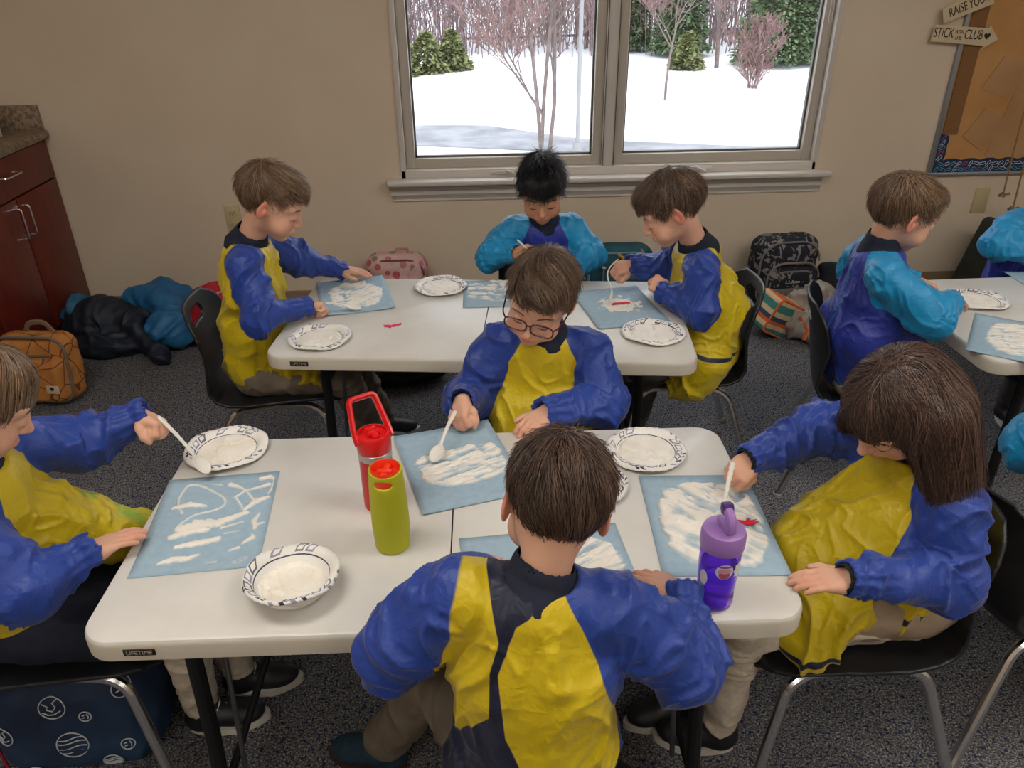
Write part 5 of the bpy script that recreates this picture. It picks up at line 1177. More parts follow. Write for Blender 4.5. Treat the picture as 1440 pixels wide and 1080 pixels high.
def cl7(V, pan, trim, la, uu, ff, dA, dT):
    t_ = .006 - np.abs(V[:, 2] - (.50 - .22 * (V[:, 0] - .66))); return pan, np.where((V[:, 2] < .56) & (V[:, 1] < 2.26) & (V[:, 0] < .84), t_, -.05)
k7['cloth'] = cl7
person('brown-haired boy in yellow and blue smock at the right of the window table', k7)
k8 = dict(C=(1.245, 2.110, .925), head=(2, 18, 3), hs=1.02, N=(1.205, 2.12, .815), P=(1.215, 2.12, .425), az=-14, seed=15, smock='smock_cyan', sw=.115, bag=1.06,
    eR=(1.305, 1.945, .670), wR=(1.425, 2.06, .665), eL=(1.26, 2.33, .68), wL=(1.42, 2.28, .65), hR=((.8, .5, -.15), dn, 'rest'), hL=((.9, -.1, -.1), dn, 'rest'),
    kR=(1.45, 2.07, .395), kL=(1.45, 2.21, .395), aR=((1.62, 2.16, .09), 20), aL=((1.66, 2.28, .09), 20), legs='khaki', shoe='shoe_brown', sole='sole_brown', colh=.032,
    apron=[((1.18, 2.12, .56), (1.33, 2.08, .46), .105, .095, (0, 1, 0), 1.25), ((1.36, 2.07, .44), (1.44, 2.06, .40), .085, .065, (0, 1, 0), 1.2)],
    hair='hair_light', hst=dict(ts=.006, tt=.012, tb=.010, az=SHORT['az'], z=[.036, .038, .020, .0, .004, .014, -.018, -.050, -.056], L=.06, n=4800, whorl=(.0, -.055, .108), bias=(-.2, .5, 0), lift=.007, clump=.5))
def cl8(V, pan, trim, la, uu, ff, dA, dT):
    t_ = .0022 - np.abs(la - .02 - .25 * np.abs(uu) ** 1.3); hem = .0035 - np.abs(V[:, 2] - (.475 - .35 * np.clip(V[:, 0] - 1.2, -.05, .3) )); return pan, np.where((ff < 0) & (uu < -.02) & (pan > 0), t_, np.where(pan > 0, hem, -.05))
k8['cloth'] = cl8
person('boy in cyan and royal blue smock seen from behind at the right table', k8)
k9 = dict(C=(2.03, 2.50, .90), head=(-100, 35, 0), N=(2.06, 2.57, .775), P=(2.08, 2.66, .425), az=-98, seed=17, smock='smock_cyan', hb=.0035, hsm=.0045,
    eR=(1.855, 2.51, .690), wR=(1.96, 2.42, .655), eL=(2.25, 2.50, .66), wL=(2.18, 2.38, .65), hR=((.4, -.8, -.1), dn, 'rest'), hL=((-.3, -.8, -.1), dn, 'rest'),
    kR=(2.02, 2.40, .40), kL=(2.14, 2.40, .40), aR=((2.02, 2.42, .09), -90), aL=((2.14, 2.42, .09), -90), legs='darkk',
    hair='hair_brown', hst=dict(n=2500))
person('child in cyan smock at the far side of the right table below the board', k9)
k10 = dict(C=(1.41, 1.285, .93), head=(0, 25, 0), N=(1.345, 1.27, .79), P=(1.32, 1.22, .425), az=6, seed=19, smock='smock_cyan', hb=.0035, hsm=.0045,
    eL=(1.255, 1.40, .60), wL=(1.47, 1.45, .66), eR=(1.42, 1.10, .65), wR=(1.52, 1.16, .64), hR=((.9, .2, -.1), dn, 'rest'), hL=((.9, -.1, -.1), dn, 'rest'),
    kR=(1.58, 1.17, .395), kL=(1.58, 1.30, .395), aR=((1.36, 1.165, .09), -15), aL=((1.56, 1.32, .09), 0), legs='jeans', shoe='sole_white', hair='hair_brown', hst=dict(n=2500))
person('child in cyan smock and pale blue trousers on the chair behind the long-haired girl', k10)
# glasses
g = lambda p: H2.w(p) - A([k2['P'][0], k2['P'][1], 0])
mb = MB()
for sg in (-1, 1):
    o_ = rrect(.052, .034, .014, 5); c_ = A([sg * .031, .0960, -.005]); mb.tube([g(c_ + A([x, -.30 * abs(x + sg * .031) ** 1.0 * .12, z + .06 * sg * x * 0])) for x, z in o_ + [o_[0]]], .0019, 7, 0, False)
    mb.tube([g((sg * .057, .091, .003)), g((sg * .068, .075, .003)), g((sg * .0775, .01, .004)), g((sg * .078, -.015, -.004))], .0019, 7, fil=.01)
mb.tube([g((-.006, .0955, .001)), g((0, .098, .003)), g((.006, .0955, .001))], .0018, 7)
gl = mb.build('eyeglasses', [M['frame_red']], R2); gl['label'] = 'dark red framed eyeglasses'
mb = MB()
for sg in (-1, 1):
    o_ = rrect(.050, .032, .013, 5); mb.add([g((sg * .031 + x, .0955, -.005 + z)) for x, z in o_], [list(range(len(o_)))])
mb.build('lenses', [M['lens']], gl, smooth=False)

# spoons in hands and on papers
spoon('white plastic spoon held by the blonde girl over her plate', (-.572, 1.374, .632), (-.668, 1.418, .745), .003)
spoon('white plastic spoon held by the boy in glasses, bowl on the foam', (-.100, 1.395, .622), (-.050, 1.515, .672), .004)
spoon('white plastic spoon held by the long-haired girl behind the purple bottle', (.445, 1.115, .622), (.490, 1.205, .720), .0)
spoon('white plastic spoon bent in an arc over the red felt, held by the brown-haired boy', (.426, 2.235, .622), (.468, 2.320, .735), .022, (-1, .3, .3))
spoon('white plastic spoon flat in the foam under the hand of the light-haired boy', (-.355, 2.262, .622), (-.455, 2.235, .650), .002)
spoon('white plastic spoon handle in the fist of the black-haired boy', (.245, 2.44, .66), (.155, 2.510, .745), .002)

# ------------------------------------------------------------------ bags on the floor
def cloth_obj(name, S, h, m, parent=None, amp=.012, fr=14, seed=0, off=None, an=(1, 1, 1), fine=.003):
    V, Q = S.mesh(h); n = vnormals(V, Q); w = (np.stack([noise(V * 6, 1 + seed), noise(V * 6, 2 + seed), noise(V * 6, 3 + seed)], 1) - .5) * 3
    d = (ridge(V * fr * A(an) + w, seed) ** 2 - .4) * amp + (ridge(V * fr * 2.3 + w, seed + 4) - .5) * amp * .4 + (noise(V * 90, 7) - .5) * fine * .3
    V = V + n * d[:, None]; V = relax(V, Q, 1, .3); V[:, 2] = np.maximum(V[:, 2], .002); return obj(name, V, Q, m, parent, off=off)
def bagmat(name, c1, c2, scale=20, **kw): return m_noisy(name, c1, c2, scale, .8, .3, .001, 400, **kw)
# orange bag leaning by the cabinet
a = -.12; cO = A([-1.765, 2.90, 0]); t = thing('backpack', 'orange child backpack with grey zip pocket leaning by the cherry cabinet', 'backpack', cO, a)
R_ = eul(-.12, 0, 0); rc = A([0, 0, .145]); rt_ = lambda *p: rc + R_ @ (A(p) - rc); S = SDF(); S.box((0, 0, .145), (.150, .062, .140), .05, R_); S.box(rt_(0, -.062, .100), (.120, .028, .085), .025, R_, .012)
m_ = m = bagmat('orange_printed_canvas', lin(186, 120, 54), lin(198, 134, 66)); nt, b_, L_ = P_(m); vo = nt.nodes.new('ShaderNodeTexVoronoi'); vo.feature = 'DISTANCE_TO_EDGE'; vo.inputs['Scale'].default_value = 11; L_.new(coord(nt), vo.inputs['Vector'])
old = b_.inputs['Base Color'].links[0].from_socket; L_.new(mix(nt, mth(nt, 'LESS_THAN', vo.outputs[0], .022), old, lin(112, 66, 34)), b_.inputs['Base Color'])
cloth_obj('body', S, .0045, m_, t, .006, 9, 1)
mb = MB(); mb.tube([rt_(x, -.060, .145 + z) for x, z in (lambda o: o + [o[0]])([(x, z) for x, z in rrect(.292, .272, .06)])], .006, 6, 0, False); mb.tube([rt_(-.09, -.068, .205), rt_(.085, -.068, .21)], .005, 6); mb.tube([rt_(.06, -.074, .20), rt_(.055, -.082, .155)], .004, 6); mb.build('zip_trim', [mat('grey_zip_tape', lin(120, 108, 96), .7)], t)
mb = MB(); mb.tube([rt_(-.05, .01, .275), rt_(-.02, .0, .325), rt_(.045, .0, .33), rt_(.075, .01, .28)], .011, 8, fil=.02, flat=.5); mb.build('carry_strap', [mat('grey_brown_webbing', lin(128, 104, 84), .8)], t)
mb = MB(); mb.box(rt_(.085, -.094, .075), (.052, .004, .034), R_, .001); l_ = mb.build('patch', [M['sign']], t); mb = MB(); mb.lathe([(0, 0), (.008, 0), (.008, .001), (0, .001)], 14); P0 = rt_(.085, -.0975, .080); vv = A(mb.V) @ A([[1, 0, 0], [0, 0, -1], [0, 1, 0]]).T @ R_.T + P0; obj('patch_mark', vv, mb.F, M['ink'], l_)
# pile: navy jacket + teal bag
c = A([-1.70, 3.48, 0]); t = thing('jacket', 'dark navy jacket heaped on the floor beside the cherry cabinet', 'jacket', c)
S = SDF(); S.chain([(-1.86, 3.42, .08), (-1.74, 3.40, .11), (-1.58, 3.40, .10)], [.075, .105, .08], .05); S.ell((-1.66, 3.30, .05), (.16, .10, .05), None, .04); S.chain([(-1.60, 3.36, .14), (-1.48, 3.26, .05), (-1.40, 3.16, .03)], [.05, .045, .03], .03)
cloth_obj('shell', S, .006, m_noisy('navy_nylon_jacket', lin(17, 24, 38), lin(26, 36, 52), 10, .6), t, .022, 11, 5, c)
S = SDF(); S.chain([(-1.90, 3.46, .12), (-1.84, 3.44, .17), (-1.76, 3.46, .16)], [.04, .05, .04], .04); cloth_obj('teal_lining', S, .006, m_noisy('teal_lining_nylon', lin(30, 86, 122), lin(38, 98, 136), 10, .6), t, .018, 14, 6, c)
c = A([-1.42, 3.52, 0]); t = thing('jacket', 'teal blue jacket slumped against the wall between navy jacket and red backpack', 'jacket', c)
S = SDF(); S.ell((-1.50, 3.55, .13), (.15, .10, .12), None, .05); S.ell((-1.40, 3.36, .10), (.11, .13, .095), None, .05); S.chain([(-1.60, 3.50, .19), (-1.46, 3.42, .21), (-1.36, 3.36, .17)], [.05, .05, .04], .04)
cloth_obj('shell', S, .006, m_noisy('teal_blue_nylon', lin(26, 92, 140), lin(36, 110, 160), 10, .6), t, .026, 10, 9, c)
# red backpack
c = A([-1.14, 3.36, 0]); t = thing('backpack', 'red backpack lying on the floor behind the left chair of the window table', 'backpack', c); RR = eul(-1.0, .15, .9)
S = SDF(); S.box((-1.14, 3.36, .115), (.13, .10, .19), .07, RR); S.box(A([-1.14, 3.36, .115]) + RR @ A([0, -.09, -.03]), (.10, .04, .11), .035, RR, .02); cloth_obj('body', S, .006, bagmat('red_backpack_nylon', lin(176, 22, 40), lin(196, 30, 48)), t, .012, 9, 2, c)
mb = MB(); b0 = A([-1.14, 3.36, .115]) - c; mb.tube([b0 + RR @ A([x, -.132, -.03 + z]) for x, z in rrect(.19, .20, .05)], .004, 6); mb.tube([b0 + RR @ A([-.04, -.138, .02]), b0 + RR @ A([.04, -.138, .035])], .006, 6); mb.build('zip_trim', [M['sole_white']], t)
# pink floral
c = A([-.372, 3.64, 0]); t = thing('backpack', 'small pink floral backpack against the wall between left boy and window', 'backpack', c)
S = SDF(); S.box((0, 0, .165), (.150, .075, .160), .07); S.box((0, -.07, .12), (.12, .035, .10), .03, None, .015)
m = bagmat('pink_floral_print', lin(206, 168, 164), lin(214, 178, 172)); nt, b_, L_ = P_(m); vo = nt.nodes.new('ShaderNodeTexVoronoi'); vo.inputs['Scale'].default_value = 22; L_.new(coord(nt), vo.inputs['Vector']); old = b_.inputs['Base Color'].links[0].from_socket; cc = nt.nodes.new('ShaderNodeSeparateColor'); L_.new(vo.outputs['Color'], cc.inputs[0])
c2 = mix(nt, mth(nt, 'LESS_THAN', vo.outputs['Distance'], .42), old, ramp(nt, cc.outputs[0], [(.2, lin(188, 92, 100)), (.5, lin(224, 190, 184)), (.7, lin(120, 130, 110)), (.9, lin(204, 120, 130))]).outputs[0]); L_.new(c2, b_.inputs['Base Color']); cloth_obj('body', S, .005, m, t, .006, 9, 4)
mb = MB(); mb.tube([(x, -.055, .165 + z) for x, z in rrect(.27, .28, .08)[:16]], .005, 6); mb.tube([(-.09, -.1, .205), (0, -.108, .225), (.10, -.1, .19), (.11, -.08, .14)], .003, 6); mb.build('zip_trim', [mat('maroon_zip_tape', lin(104, 66, 72), .7)], t)
mb = MB(); mb.tube([(.0, .0, .32), (.0, -.0, .345), (.06, 0, .345), (.06, 0, .32)], .006, 6, fil=.01); mb.build('carry_strap', [mat('pink_webbing', lin(196, 140, 140), .8)], t)
# teal backpack with yellow loops
c = A([.725, 3.62, 0]); t = thing('backpack', 'dark teal backpack with mustard loops below the window', 'backpack', c)
S = SDF(); S.box((0, 0, .17), (.175, .085, .175), .08); S.box((.03, -.085, .13), (.125, .035, .10), .03, None, .015); cloth_obj('body', S, .005, bagmat('dark_teal_canvas', lin(22, 70, 84), lin(30, 84, 98)), t, .006, 9, 5)
mb = MB(); mb.tube([(x, -.078, .17 + z) for x, z in rrect(.31, .31, .09)], .006, 6); mb.build('zip_trim', [mat('pale_blue_zip_tape', lin(96, 130, 150), .7)], t)
mb = MB(); mb.tube([(-.02, -.09, .325), (.02, -.12, .30), (.055, -.125, .25)], .009, 8, flat=.4); mb.tube([(.10, -.06, .335), (.115, -.10, .30), (.125, -.12, .25)], .009, 8, flat=.4); mb.build('loop', [mat('mustard_webbing', lin(188, 142, 42), .8)], t)
mb = MB(); mb.tube([(-.085, -.098, .255), (-.09, -.115, .21), (-.095, -.112, .16)], .004, 6); mb.lathe([(0, 0), (.012, 0), (.014, .008), (0, .014)], 10, 0, (-.085, -.10, .255)); mb.build('charm', [M['chrome2']], t)
# camouflage backpack
c = A([1.555, 3.60, 0]); t = thing('backpack', 'navy and grey camouflage backpack with name lettering against the wall', 'backpack', c, .06)
m = bagmat('navy_grey_camouflage', lin(20, 24, 36), lin(26, 30, 44)); nt, b_, L_ = P_(m); nn = tnoise(nt, coord(nt), 24, 1.5, .5, 1.2); old = b_.inputs['Base Color'].links[0].from_socket; L_.new(mix(nt, mth(nt, 'GREATER_THAN', nn.outputs[0], .565), old, lin(128, 124, 122)), b_.inputs['Base Color'])
S = SDF(); S.box((0, 0, .19), (.165, .085, .19), .075); S.box((.01, -.09, .13), (.130, .045, .115), .035, None, .015); cloth_obj('body', S, .005, m, t, .006, 8, 6)
mb = MB(); mb.tube([(x, -.08, .19 + z) for x, z in rrect(.30, .345, .10)], .005, 6); mb.tube([(.01 + x, -.128, .145 + z) for x, z in rrect(.235, .17, .07)[:16]], .005, 6); mb.tube([(.01 + x, -.118, .175 + z) for x, z in rrect(.26, .19, .08)[:16]], .006, 6)
mb.box((.012, -.136, .125), (.225, .008, .045), bev=.003); mb.build('grey_trim', [mat('grey_webbing', lin(118, 112, 106), .8)], t)
mb = MB(); mb.box((.0, -.135, .182), (.10, .012, .028), bev=.003); l_ = mb.build('name_panel', [mat('dark_name_panel', lin(22, 25, 34), .8)], t); text('L.L.Bean', .022, .0, .182, -.1420, M['sole_white'], 'lettering', l_, (0, 0, 0), 0, 1, depth=.0004, shear=.15)
# colourful lunch bag
c = A([1.42, 3.27, 0]); t = thing('lunch_bag', 'colourful striped lunch bag with orange trim beside the grey jacket', 'lunch bag', c); RR = eul(.1, .5, .35)
m = bagmat('striped_lunch_bag_print', lin(40, 120, 110), lin(50, 130, 120)); nt, b_, L_ = P_(m); s_ = nt.nodes.new('ShaderNodeSeparateXYZ'); L_.new(coord(nt), s_.inputs[0]); f_ = mth(nt, 'FRACT', mth(nt, 'MULTIPLY', mth(nt, 'ADD', s_.outputs[2], mth(nt, 'MULTIPLY', s_.outputs[0], .5)), 7.5)); rr = ramp(nt, f_, [(.0, lin(58, 128, 120)), (.3, lin(206, 172, 130)), (.48, lin(196, 88, 44)), (.62, lin(40, 66, 90)), (.8, lin(196, 176, 140))]); rr.color_ramp.interpolation = 'CONSTANT'; L_.new(rr.outputs[0], b_.inputs['Base Color'])
S = SDF(); S.box((0, 0, .10), (.085, .07, .085), .02, RR); cloth_obj('body', S, .005, m, t, .008, 10, 3)
mb = MB(); mb.tube([RR @ A([x, -.066, z]) + A([0, 0, .10]) for x, z in (lambda o: o + [o[0]])(rrect(.165, .165, .02))], .006, 6); mb.tube([RR @ A([.08, y, .08]) + A([0, 0, .1]) for y in (-.07, .07)], .007, 6); mb.tube([(.08, -.09, .12), (.11, -.13, .07), (.09, -.15, .03)], .010, 8, flat=.5); mb.build('trim', [mat('orange_binding', lin(206, 96, 44), .7)], t)
# grey jacket heap with mint panel, navy jacket
c = A([1.60, 3.25, 0]); t = thing('jacket', 'light grey jacket with a mint panel crumpled on the carpet', 'jacket', c)
S = SDF(); S.ell((1.56, 3.27, .07), (.13, .12, .07), None, .04); S.chain([(1.54, 3.34, .12), (1.63, 3.29, .17), (1.70, 3.24, .11)], [.05, .06, .05], .03); S.chain([(1.50, 3.20, .04), (1.60, 3.10, .04), (1.72, 3.06, .035)], [.035, .035, .032], .02); S.ell((1.74, 3.16, .06), (.10, .09, .06), None, .04)
cloth_obj('shell', S, .005, m_noisy('light_grey_fleece', lin(140, 132, 122), lin(158, 150, 140), 10, .9), t, .024, 14, 8, c)
S = SDF(); S.ell((1.755, 3.09, .105), (.065, .055, .050), eul(.4, .2, .4), .02); cloth_obj('mint_panel', S, .005, m_noisy('mint_fleece', lin(112, 182, 160), lin(124, 194, 170), 10, .9), t, .008, 14, 9, c)
c = A([1.88, 3.50, 0]); t = thing('jacket', 'black navy jacket slumped between camouflage backpack and right chair', 'jacket', c)
S = SDF(); S.ell((1.86, 3.52, .12), (.16, .13, .12), None, .05); S.chain([(1.76, 3.50, .22), (1.88, 3.46, .18), (2.02, 3.36, .10)], [.05, .07, .06], .05); cloth_obj('shell', S, .006, m_noisy('black_navy_fleece', lin(14, 19, 32), lin(22, 28, 42), 10, .9), t, .022, 12, 10, c)
# olive bag by the right wall plate
c = A([2.66, 3.52, 0]); t = thing('backpack', 'dark olive and navy bag with grey piping under the blank wall plate', 'backpack', c); RR = eul(0, .24, 0)
S = SDF(); S.box((.05, 0, .20), (.22, .10, .20), .03, RR); cloth_obj('body', S, .006, bagmat('dark_olive_canvas', lin(38, 42, 36), lin(48, 52, 44)), t, .004, 8, 1)
mb = MB(); mb.tube([RR @ A([-.13, -.10, -.19]) + A([.05, 0, .2]), RR @ A([-.13, -.102, .08]) + A([.05, 0, .2]), RR @ A([-.06, -.102, .19]) + A([.05, 0, .2])], .006, 6, fil=.05); mb.build('piping', [mat('sage_piping', lin(96, 112, 92), .7)], t)
mb = MB(); mb.box(RR @ A([-.175, -.098, .02]) + A([.05, 0, .2]), (.075, .008, .34), RR, .003); sp = mb.build('side_panel', [M['navy_cloth']], t); mb = MB()
for dx in (-.012, .0, .012): mb.box(RR @ A([-.175 + dx, -.104, -.03]) + A([.05, 0, .2]), (.005, .003, .13), RR, .001)
mb.build('stripes', [M['sole_white']], sp)
# space bag below left chair
c = A([-.90, 1.25, 0]); t = thing('backpack', 'navy backpack with white planet outlines on the floor under the left chair', 'backpack', c, .08)
m = bagmat('navy_space_print', lin(18, 34, 62), lin(26, 58, 92), 6); S = SDF(); S.box((0, 0, .13), (.165, .12, .13), .06, eul(-.15, 0, 0)); cloth_obj('body', S, .005, m, t, .008, 8, 2)
S = SDF(); S.box((0, 0, .13), (.165, .12, .13), .06, eul(-.15, 0, 0))
def planet(cx, cz, r, kind):
    o = []
    def seg(pts):
        q = A([(cx + x * r, -.30, cz + z * r) for x, z in pts]); go = np.ones(len(q), bool)
        for _ in range(80): d = S.ev(q.astype(np.float32)); go &= d > .001; q[go, 1] += np.maximum(d[go] * .8, .0004)
        q[:, 1] -= .004; mbp.tube(q, .0013, 5)
    seg([(math.cos(a), math.sin(a)) for a in np.linspace(0, 2 * PI, 28)])
    if kind == 0:
        for z in (-.55, -.2, .2, .5): w = math.sqrt(1 - z * z) * .9; seg([(x * w, z + .12 * math.sin(x * 2.5)) for x in np.linspace(-1, 1, 12)])
    if kind == 1: seg([(-.7, .5), (-.3, .2), (-.4, -.1), (0, -.3), (.3, .1), (.1, .5), (.5, .8)]); seg([(-.8, -.3), (-.4, -.6), (.1, -.6), (.6, -.3)])
    if kind == 2: seg([(.4, -.5), (.5, 0), (.3, .5)]); seg([(-.5, .2), (-.1, .3)]); seg([(-.5, -.3), (-.1, -.2)])
m_pl = mat('white_screen_print', lin(190, 198, 205), .7)
for pa in ((-.02, .215, .026, 1), (.04, .185, .012, 2), (.0, .115, .032, 0), (-.135, .15, .022, 1), (.12, .24, .018, 2), (.11, .10, .014, 2), (-.09, .05, .016, 0), (.07, .055, .020, 0)):
    mbp = MB(); planet(*pa); mbp.build('planet_print', [m_pl], t)
mb = MB(); mb.tube([(-.165, -.10, .02), (-.175, -.09, .13), (-.12, -.06, .24)], .004, 6); mb.build('piping', [mat('crimson_piping', lin(150, 26, 56), .7)], t)
# black bag under the window table
c = A([-.30, 2.98, 0]); t = thing('backpack', 'black satchel lying on the carpet under the window table', 'backpack', c)
S = SDF(); S.box((-.30, 2.98, .075), (.17, .13, .075), .06, eul(0, 0, .2)); cloth_obj('body', S, .006, m_noisy('black_nylon', lin(16, 18, 24), lin(24, 26, 32), 10, .7), t, .012, 9, 1, c)
mb = MB(); mb.tube([(-.12, -.12, .09), (.0, -.16, .05), (.14, -.12, .07), (.20, -.02, .03)], .008, 8, fil=.04, flat=.5); mb.build('strap', [M['black_metal']], t)
mb = MB(); mb.tube([(-.02, 2.95, .008), (.02, 2.93, .012), (.07, 2.97, .01)], .006, 6, fil=.02); mb.box((.03, 2.94, .012), (.05, .02, .01), eul(0, 0, .4), .003); tag(mb.build('strap_clip', [mat('pale_grey_strap', lin(120, 116, 120), .7)]), 'loose grey strap end lying on the carpet right of the black satchel', 'strap')

# ------------------------------------------------------------------ outdoors
GZ = -2.5
n = 60; V = []; F = []
for i in range(n + 1):
    for j in range(n + 1):
        x = -50 + 110 * i / n; y = WY + .6 + 90 * (j / n) ** 1.5; z = GZ + max(0, y - 24) * .012 + .15 * float(noise(A([x * .15, y * .15, 0]))); z = GZ if y < 24 else z; V.append((x, y, z))
for i in range(n):
    for j in range(n): F.append((i * (n + 1) + j, (i + 1) * (n + 1) + j, (i + 1) * (n + 1) + j + 1, i * (n + 1) + j + 1))
struct(obj('ground', V, F, M['snow']))
mb = MB(); mb.prism([(-30, 20.3), (-1.5, 20.0), (2.2, 18.9), (7, 18.3), (30, 16), (30, 17.0), (7, 18.9), (3.0, 20.2), (.5, 22.4), (-3.5, 22.8), (-30, 24)], GZ + .001, GZ + .03); struct(mb.build('road', [M['road']], smooth=False))
def tree(name, label, x, y, h, r, seed, m, spread=.5, up=.7, depth=4, trunks=1, first=.25, group=None, twig=None, nb=3):
    rg = random.Random(seed); mb = MB()
    def br(p, d, L, r, dep):
        pts = [p]; q = p; k = 4 if dep > 1 else 3
        for i in range(k): d = (d + Vector((rg.gauss(0, .10), rg.gauss(0, .10), .06))).normalized(); q = q + d * (L / k); pts.append(q)
        mb.tube([v[:] for v in pts], [max(r * (1 - .45 * i / k), .0075) for i in range(k + 1)], 5 if dep > 2 else 3, 0 if dep > 2 else 1, False)
        if dep <= 0: return
        for i in range(nb + (1 if dep >= depth - 1 else 0)):
            t = rg.uniform(first if dep == depth else .3, 1); j = min(int(t * k), k - 1); s = pts[j] + (pts[j + 1] - pts[j]) * (t * k - j)
            a = rg.uniform(0, 2 * PI); side = Vector((math.cos(a), math.sin(a), 0)); nd_ = (d * up + side * spread + Vector((0, 0, .25))).normalized(); br(s, nd_, L * rg.uniform(.42, .62), r * .5, dep - 1)
        br(q, d, L * .5, r * .5, dep - 1)
    for k in range(trunks):
        a = 2 * PI * k / trunks; d = Vector((math.cos(a) * .10 * (trunks > 1), math.sin(a) * .10 * (trunks > 1), 1)).normalized(); br(Vector((math.cos(a) * .12 * (trunks > 1), math.sin(a) * .12 * (trunks > 1), -.1)), d, h * .62, r, depth)
    o = mb.build(name, [m, twig or M['twig']], smooth=False); o.location = (x, y, GZ); return tag(o, label, 'tree', group)
tree('bare_tree', 'tall bare multi-stemmed tree close to the road in the left pane', 1.80, 18.6, 8.5, .05, 3, M['bark'], .8, .7, 5, 3, .06, nb=4)
tree('bare_tree', 'slim bare tree behind the window mullion', 3.75, 22.5, 6.5, .04, 5, M['bark'], .6, .7, 5, 1, .12)
tree('bare_tree', 'small round bare tree in the middle of the right pane', 6.45, 26.0, 4.0, .05, 8, M['bark'], .75, .7, 5, 1, .16)
tree('bare_tree', 'pale bare tree before the dark evergreens in the right pane', 10.2, 33.0, 6.5, .10, 13, M['bark'], .7, .6, 5, 1, .1)
tree('bare_shrub', 'round reddish bare shrub alone on the snow in the right pane', 9.9, 27.8, 2.2, .03, 17, M['twig'], .8, .6, 4, 7, .05)
def conifer(label, x, y, h, w, seed, m, name='evergreen_tree'):
    rg = np.random.default_rng(seed); mb = MB(); V, F = tube([(0, 0, 0), (0, 0, h)], [.14, .02], 6); Vs = [A(V)]; n0 = len(V); Q = [A([f for f in F if len(f) == 4])]
    k = int(9000 * h / 8); z = h * (.06 + .94 * rg.random(k) ** 1.25); a = rg.random(k) * 2 * PI; rad = w * (1 - z / h) ** .8 * (.35 + .7 * rg.random(k)); L = .15 * (.6 + rg.random(k)); c = np.stack([rad * np.cos(a), rad * np.sin(a), z - rad * .15], 1)
    d = np.stack([np.cos(a), np.sin(a), rg.normal(-.15, .35, k)], 1) * L[:, None]; s = np.stack([-np.sin(a), np.cos(a), rg.normal(0, .5, k)], 1) * (L * .38)[:, None]
    P = np.stack([c - s * .4, c + s, c + d + s * .2, c + d * .8 - s], 1).reshape(-1, 3); Vs.append(P); Q.append(np.arange(4 * k).reshape(-1, 4) + n0)
    o = obj(name, np.concatenate(Vs), np.concatenate(Q), m, smooth=False); o.location = (x, y, GZ + .2); return tag(o, label, 'tree', 'evergreens beyond the snow' if name == 'evergreen_tree' else None)
conifer('broad mid green evergreen at the upper right of the right pane', 12.6, 33.5, 5.6, 1.7, 1, M['needle']); conifer('green evergreen at the right edge of the right pane', 14.5, 33.8, 5.8, 1.5, 2, M['needle'])
conifer('dark evergreen behind the pale bare tree', 9.6, 37.0, 7, 1.3, 3, M['needle']); conifer('small low green evergreen at the foot of the dark ones', 8.9, 33.0, 1.3, .7, 4, M['needle2']); conifer('dark evergreen at the top middle of the right pane', 7.6, 39.0, 7, 1.2, 5, M['needle'])
for i, (x, y, w, h, lb) in enumerate(((-1.5, 32.8, 1.0, 1.45, 'yellow green evergreen bush at the left edge of the left pane'), (-.5, 33.4, .9, 1.5, 'second yellow green bush from the left edge, nearer the bare thicket'), (-2.5, 32.2, 1.0, 1.4, 'yellow green bush half behind the left window jamb'))): conifer(lb, x, y, h, w, 20 + i, M['needle2'], 'evergreen_bush')
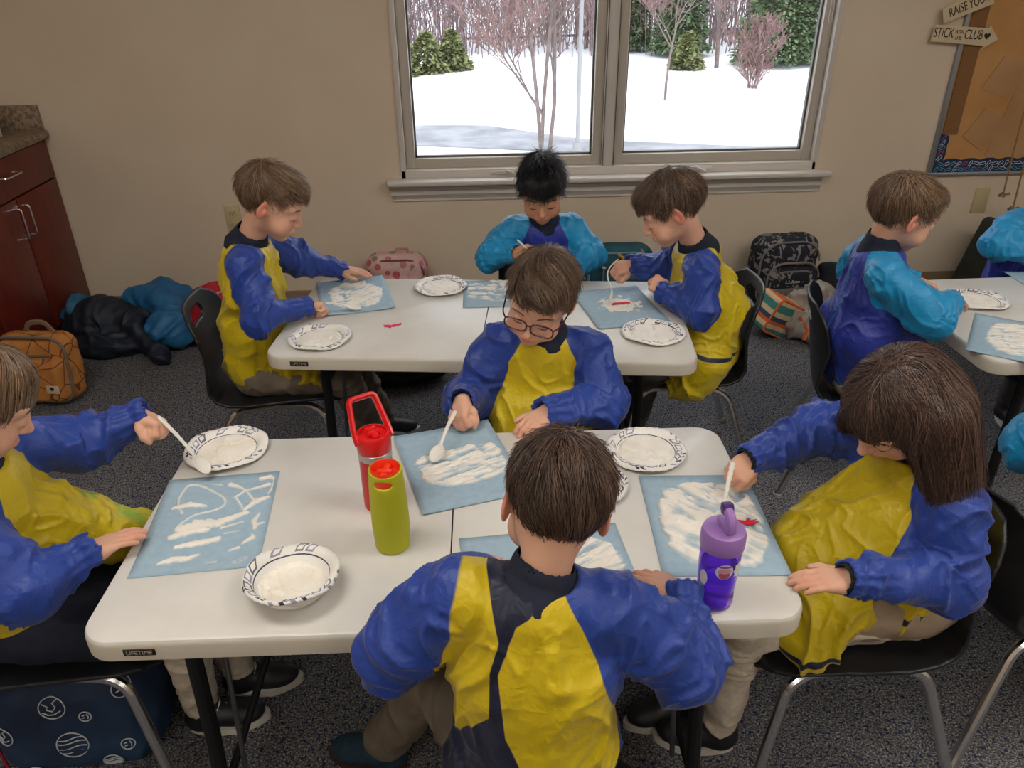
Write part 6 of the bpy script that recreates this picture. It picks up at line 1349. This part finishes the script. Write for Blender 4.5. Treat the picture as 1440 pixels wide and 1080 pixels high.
# thicket: many upright bare stems, beyond counting
rg = np.random.default_rng(5); k = 1300; x = rg.uniform(-9, 24, k); y = rg.uniform(37, 47, k); y = np.where(x > 11, y + 0, y); h = rg.uniform(3.5, 8.5, k); Vs = []; Qs = []; b = 0
for i in range(k):
    P0 = A([x[i], y[i], GZ]); lean = rg.normal(0, .12, 2); st_ = P0 + A([lean[0] * h[i], lean[1] * h[i], h[i]]); w = .03
    sg = [(P0, st_, w)]
    for j in range(9):
        t = rg.uniform(.15, .95); q = P0 + (st_ - P0) * t; dd = A([rg.normal(0, .55), rg.normal(0, .3), .6 + rg.random()]) * h[i] * .22 * (1.1 - t * .5); sg.append((q, q + dd, .022)); q2 = q + dd * .5; sg.append((q2, q2 + A([rg.normal(0, .5), 0, .7]) * h[i] * .10, .014))
    for p, q, w in sg: Vs += [p + A([w, 0, 0]), p + A([-w * .5, w * .8, 0]), p + A([-w * .5, -w * .8, 0]), q]; Qs += [(b, b + 1, b + 3), (b + 1, b + 2, b + 3), (b + 2, b, b + 3)]; b += 4
tag(obj('bare_thicket', A(Vs), A(Qs), M['thicket'], smooth=False), 'dense thicket of bare grey red stems along the far edge of the snow', 'thicket', kind='stuff')
mb = MB(); mb.tube([(2.62, 18.8, GZ), (2.62, 18.8, 1.2)], .05, 8); mb.box((2.75, 18.8, 1.2), (.55, .25, .10)); mb.tube([(2.62, 18.8, GZ), (2.62, 18.8, GZ + .25)], .11, 8); tag(mb.build('lamp_post', [mat('grey_painted_post', lin(150, 150, 152), .6)]), 'thin grey lamp post right of the tall bare tree in the left pane', 'lamp post')
# bank rising behind the thicket
mb = MB(); V = []; F = []
for i in range(31):
    for j in range(6): V.append((-60 + 5 * i, 46 + j * 6, GZ + .3 + j * 1.1 + .6 * float(noise(A([i * .5, j * .5, 2])))))
for i in range(30):
    for j in range(5): F.append((i * 6 + j, (i + 1) * 6 + j, (i + 1) * 6 + j + 1, i * 6 + j + 1))
struct(obj('snow_bank', V, F, M['snow']))

# ------------------------------------------------------------------ light
w = bpy.data.worlds.new('world'); bpy.context.scene.world = w; w.use_nodes = True; nt = w.node_tree; bg = nt.nodes['Background']
tc = nt.nodes.new('ShaderNodeTexCoord'); sp_ = nt.nodes.new('ShaderNodeSeparateXYZ'); nt.links.new(tc.outputs['Generated'], sp_.inputs[0])
rp = ramp(nt, sp_.outputs[2], [(.0, (.80, .84, .90, 1)), (.5, (.93, .96, 1, 1))]); nt.links.new(rp.outputs[0], bg.inputs[0]); bg.inputs['Strength'].default_value = SKY
pl_ = bpy.data.lights.new('window_portal', 'AREA'); pl_.shape = 'RECTANGLE'; pl_.size = wx1 - wx0; pl_.size_y = wz1 - wz0; pl_.cycles.is_portal = True
po = bpy.data.objects.new('window_portal', pl_); C.objects.link(po); po.location = (.69, WY + .155, (wz0 + wz1) / 2); po.rotation_euler = (-PI / 2, 0, 0)
print('built in', round(time.time() - T0, 1))
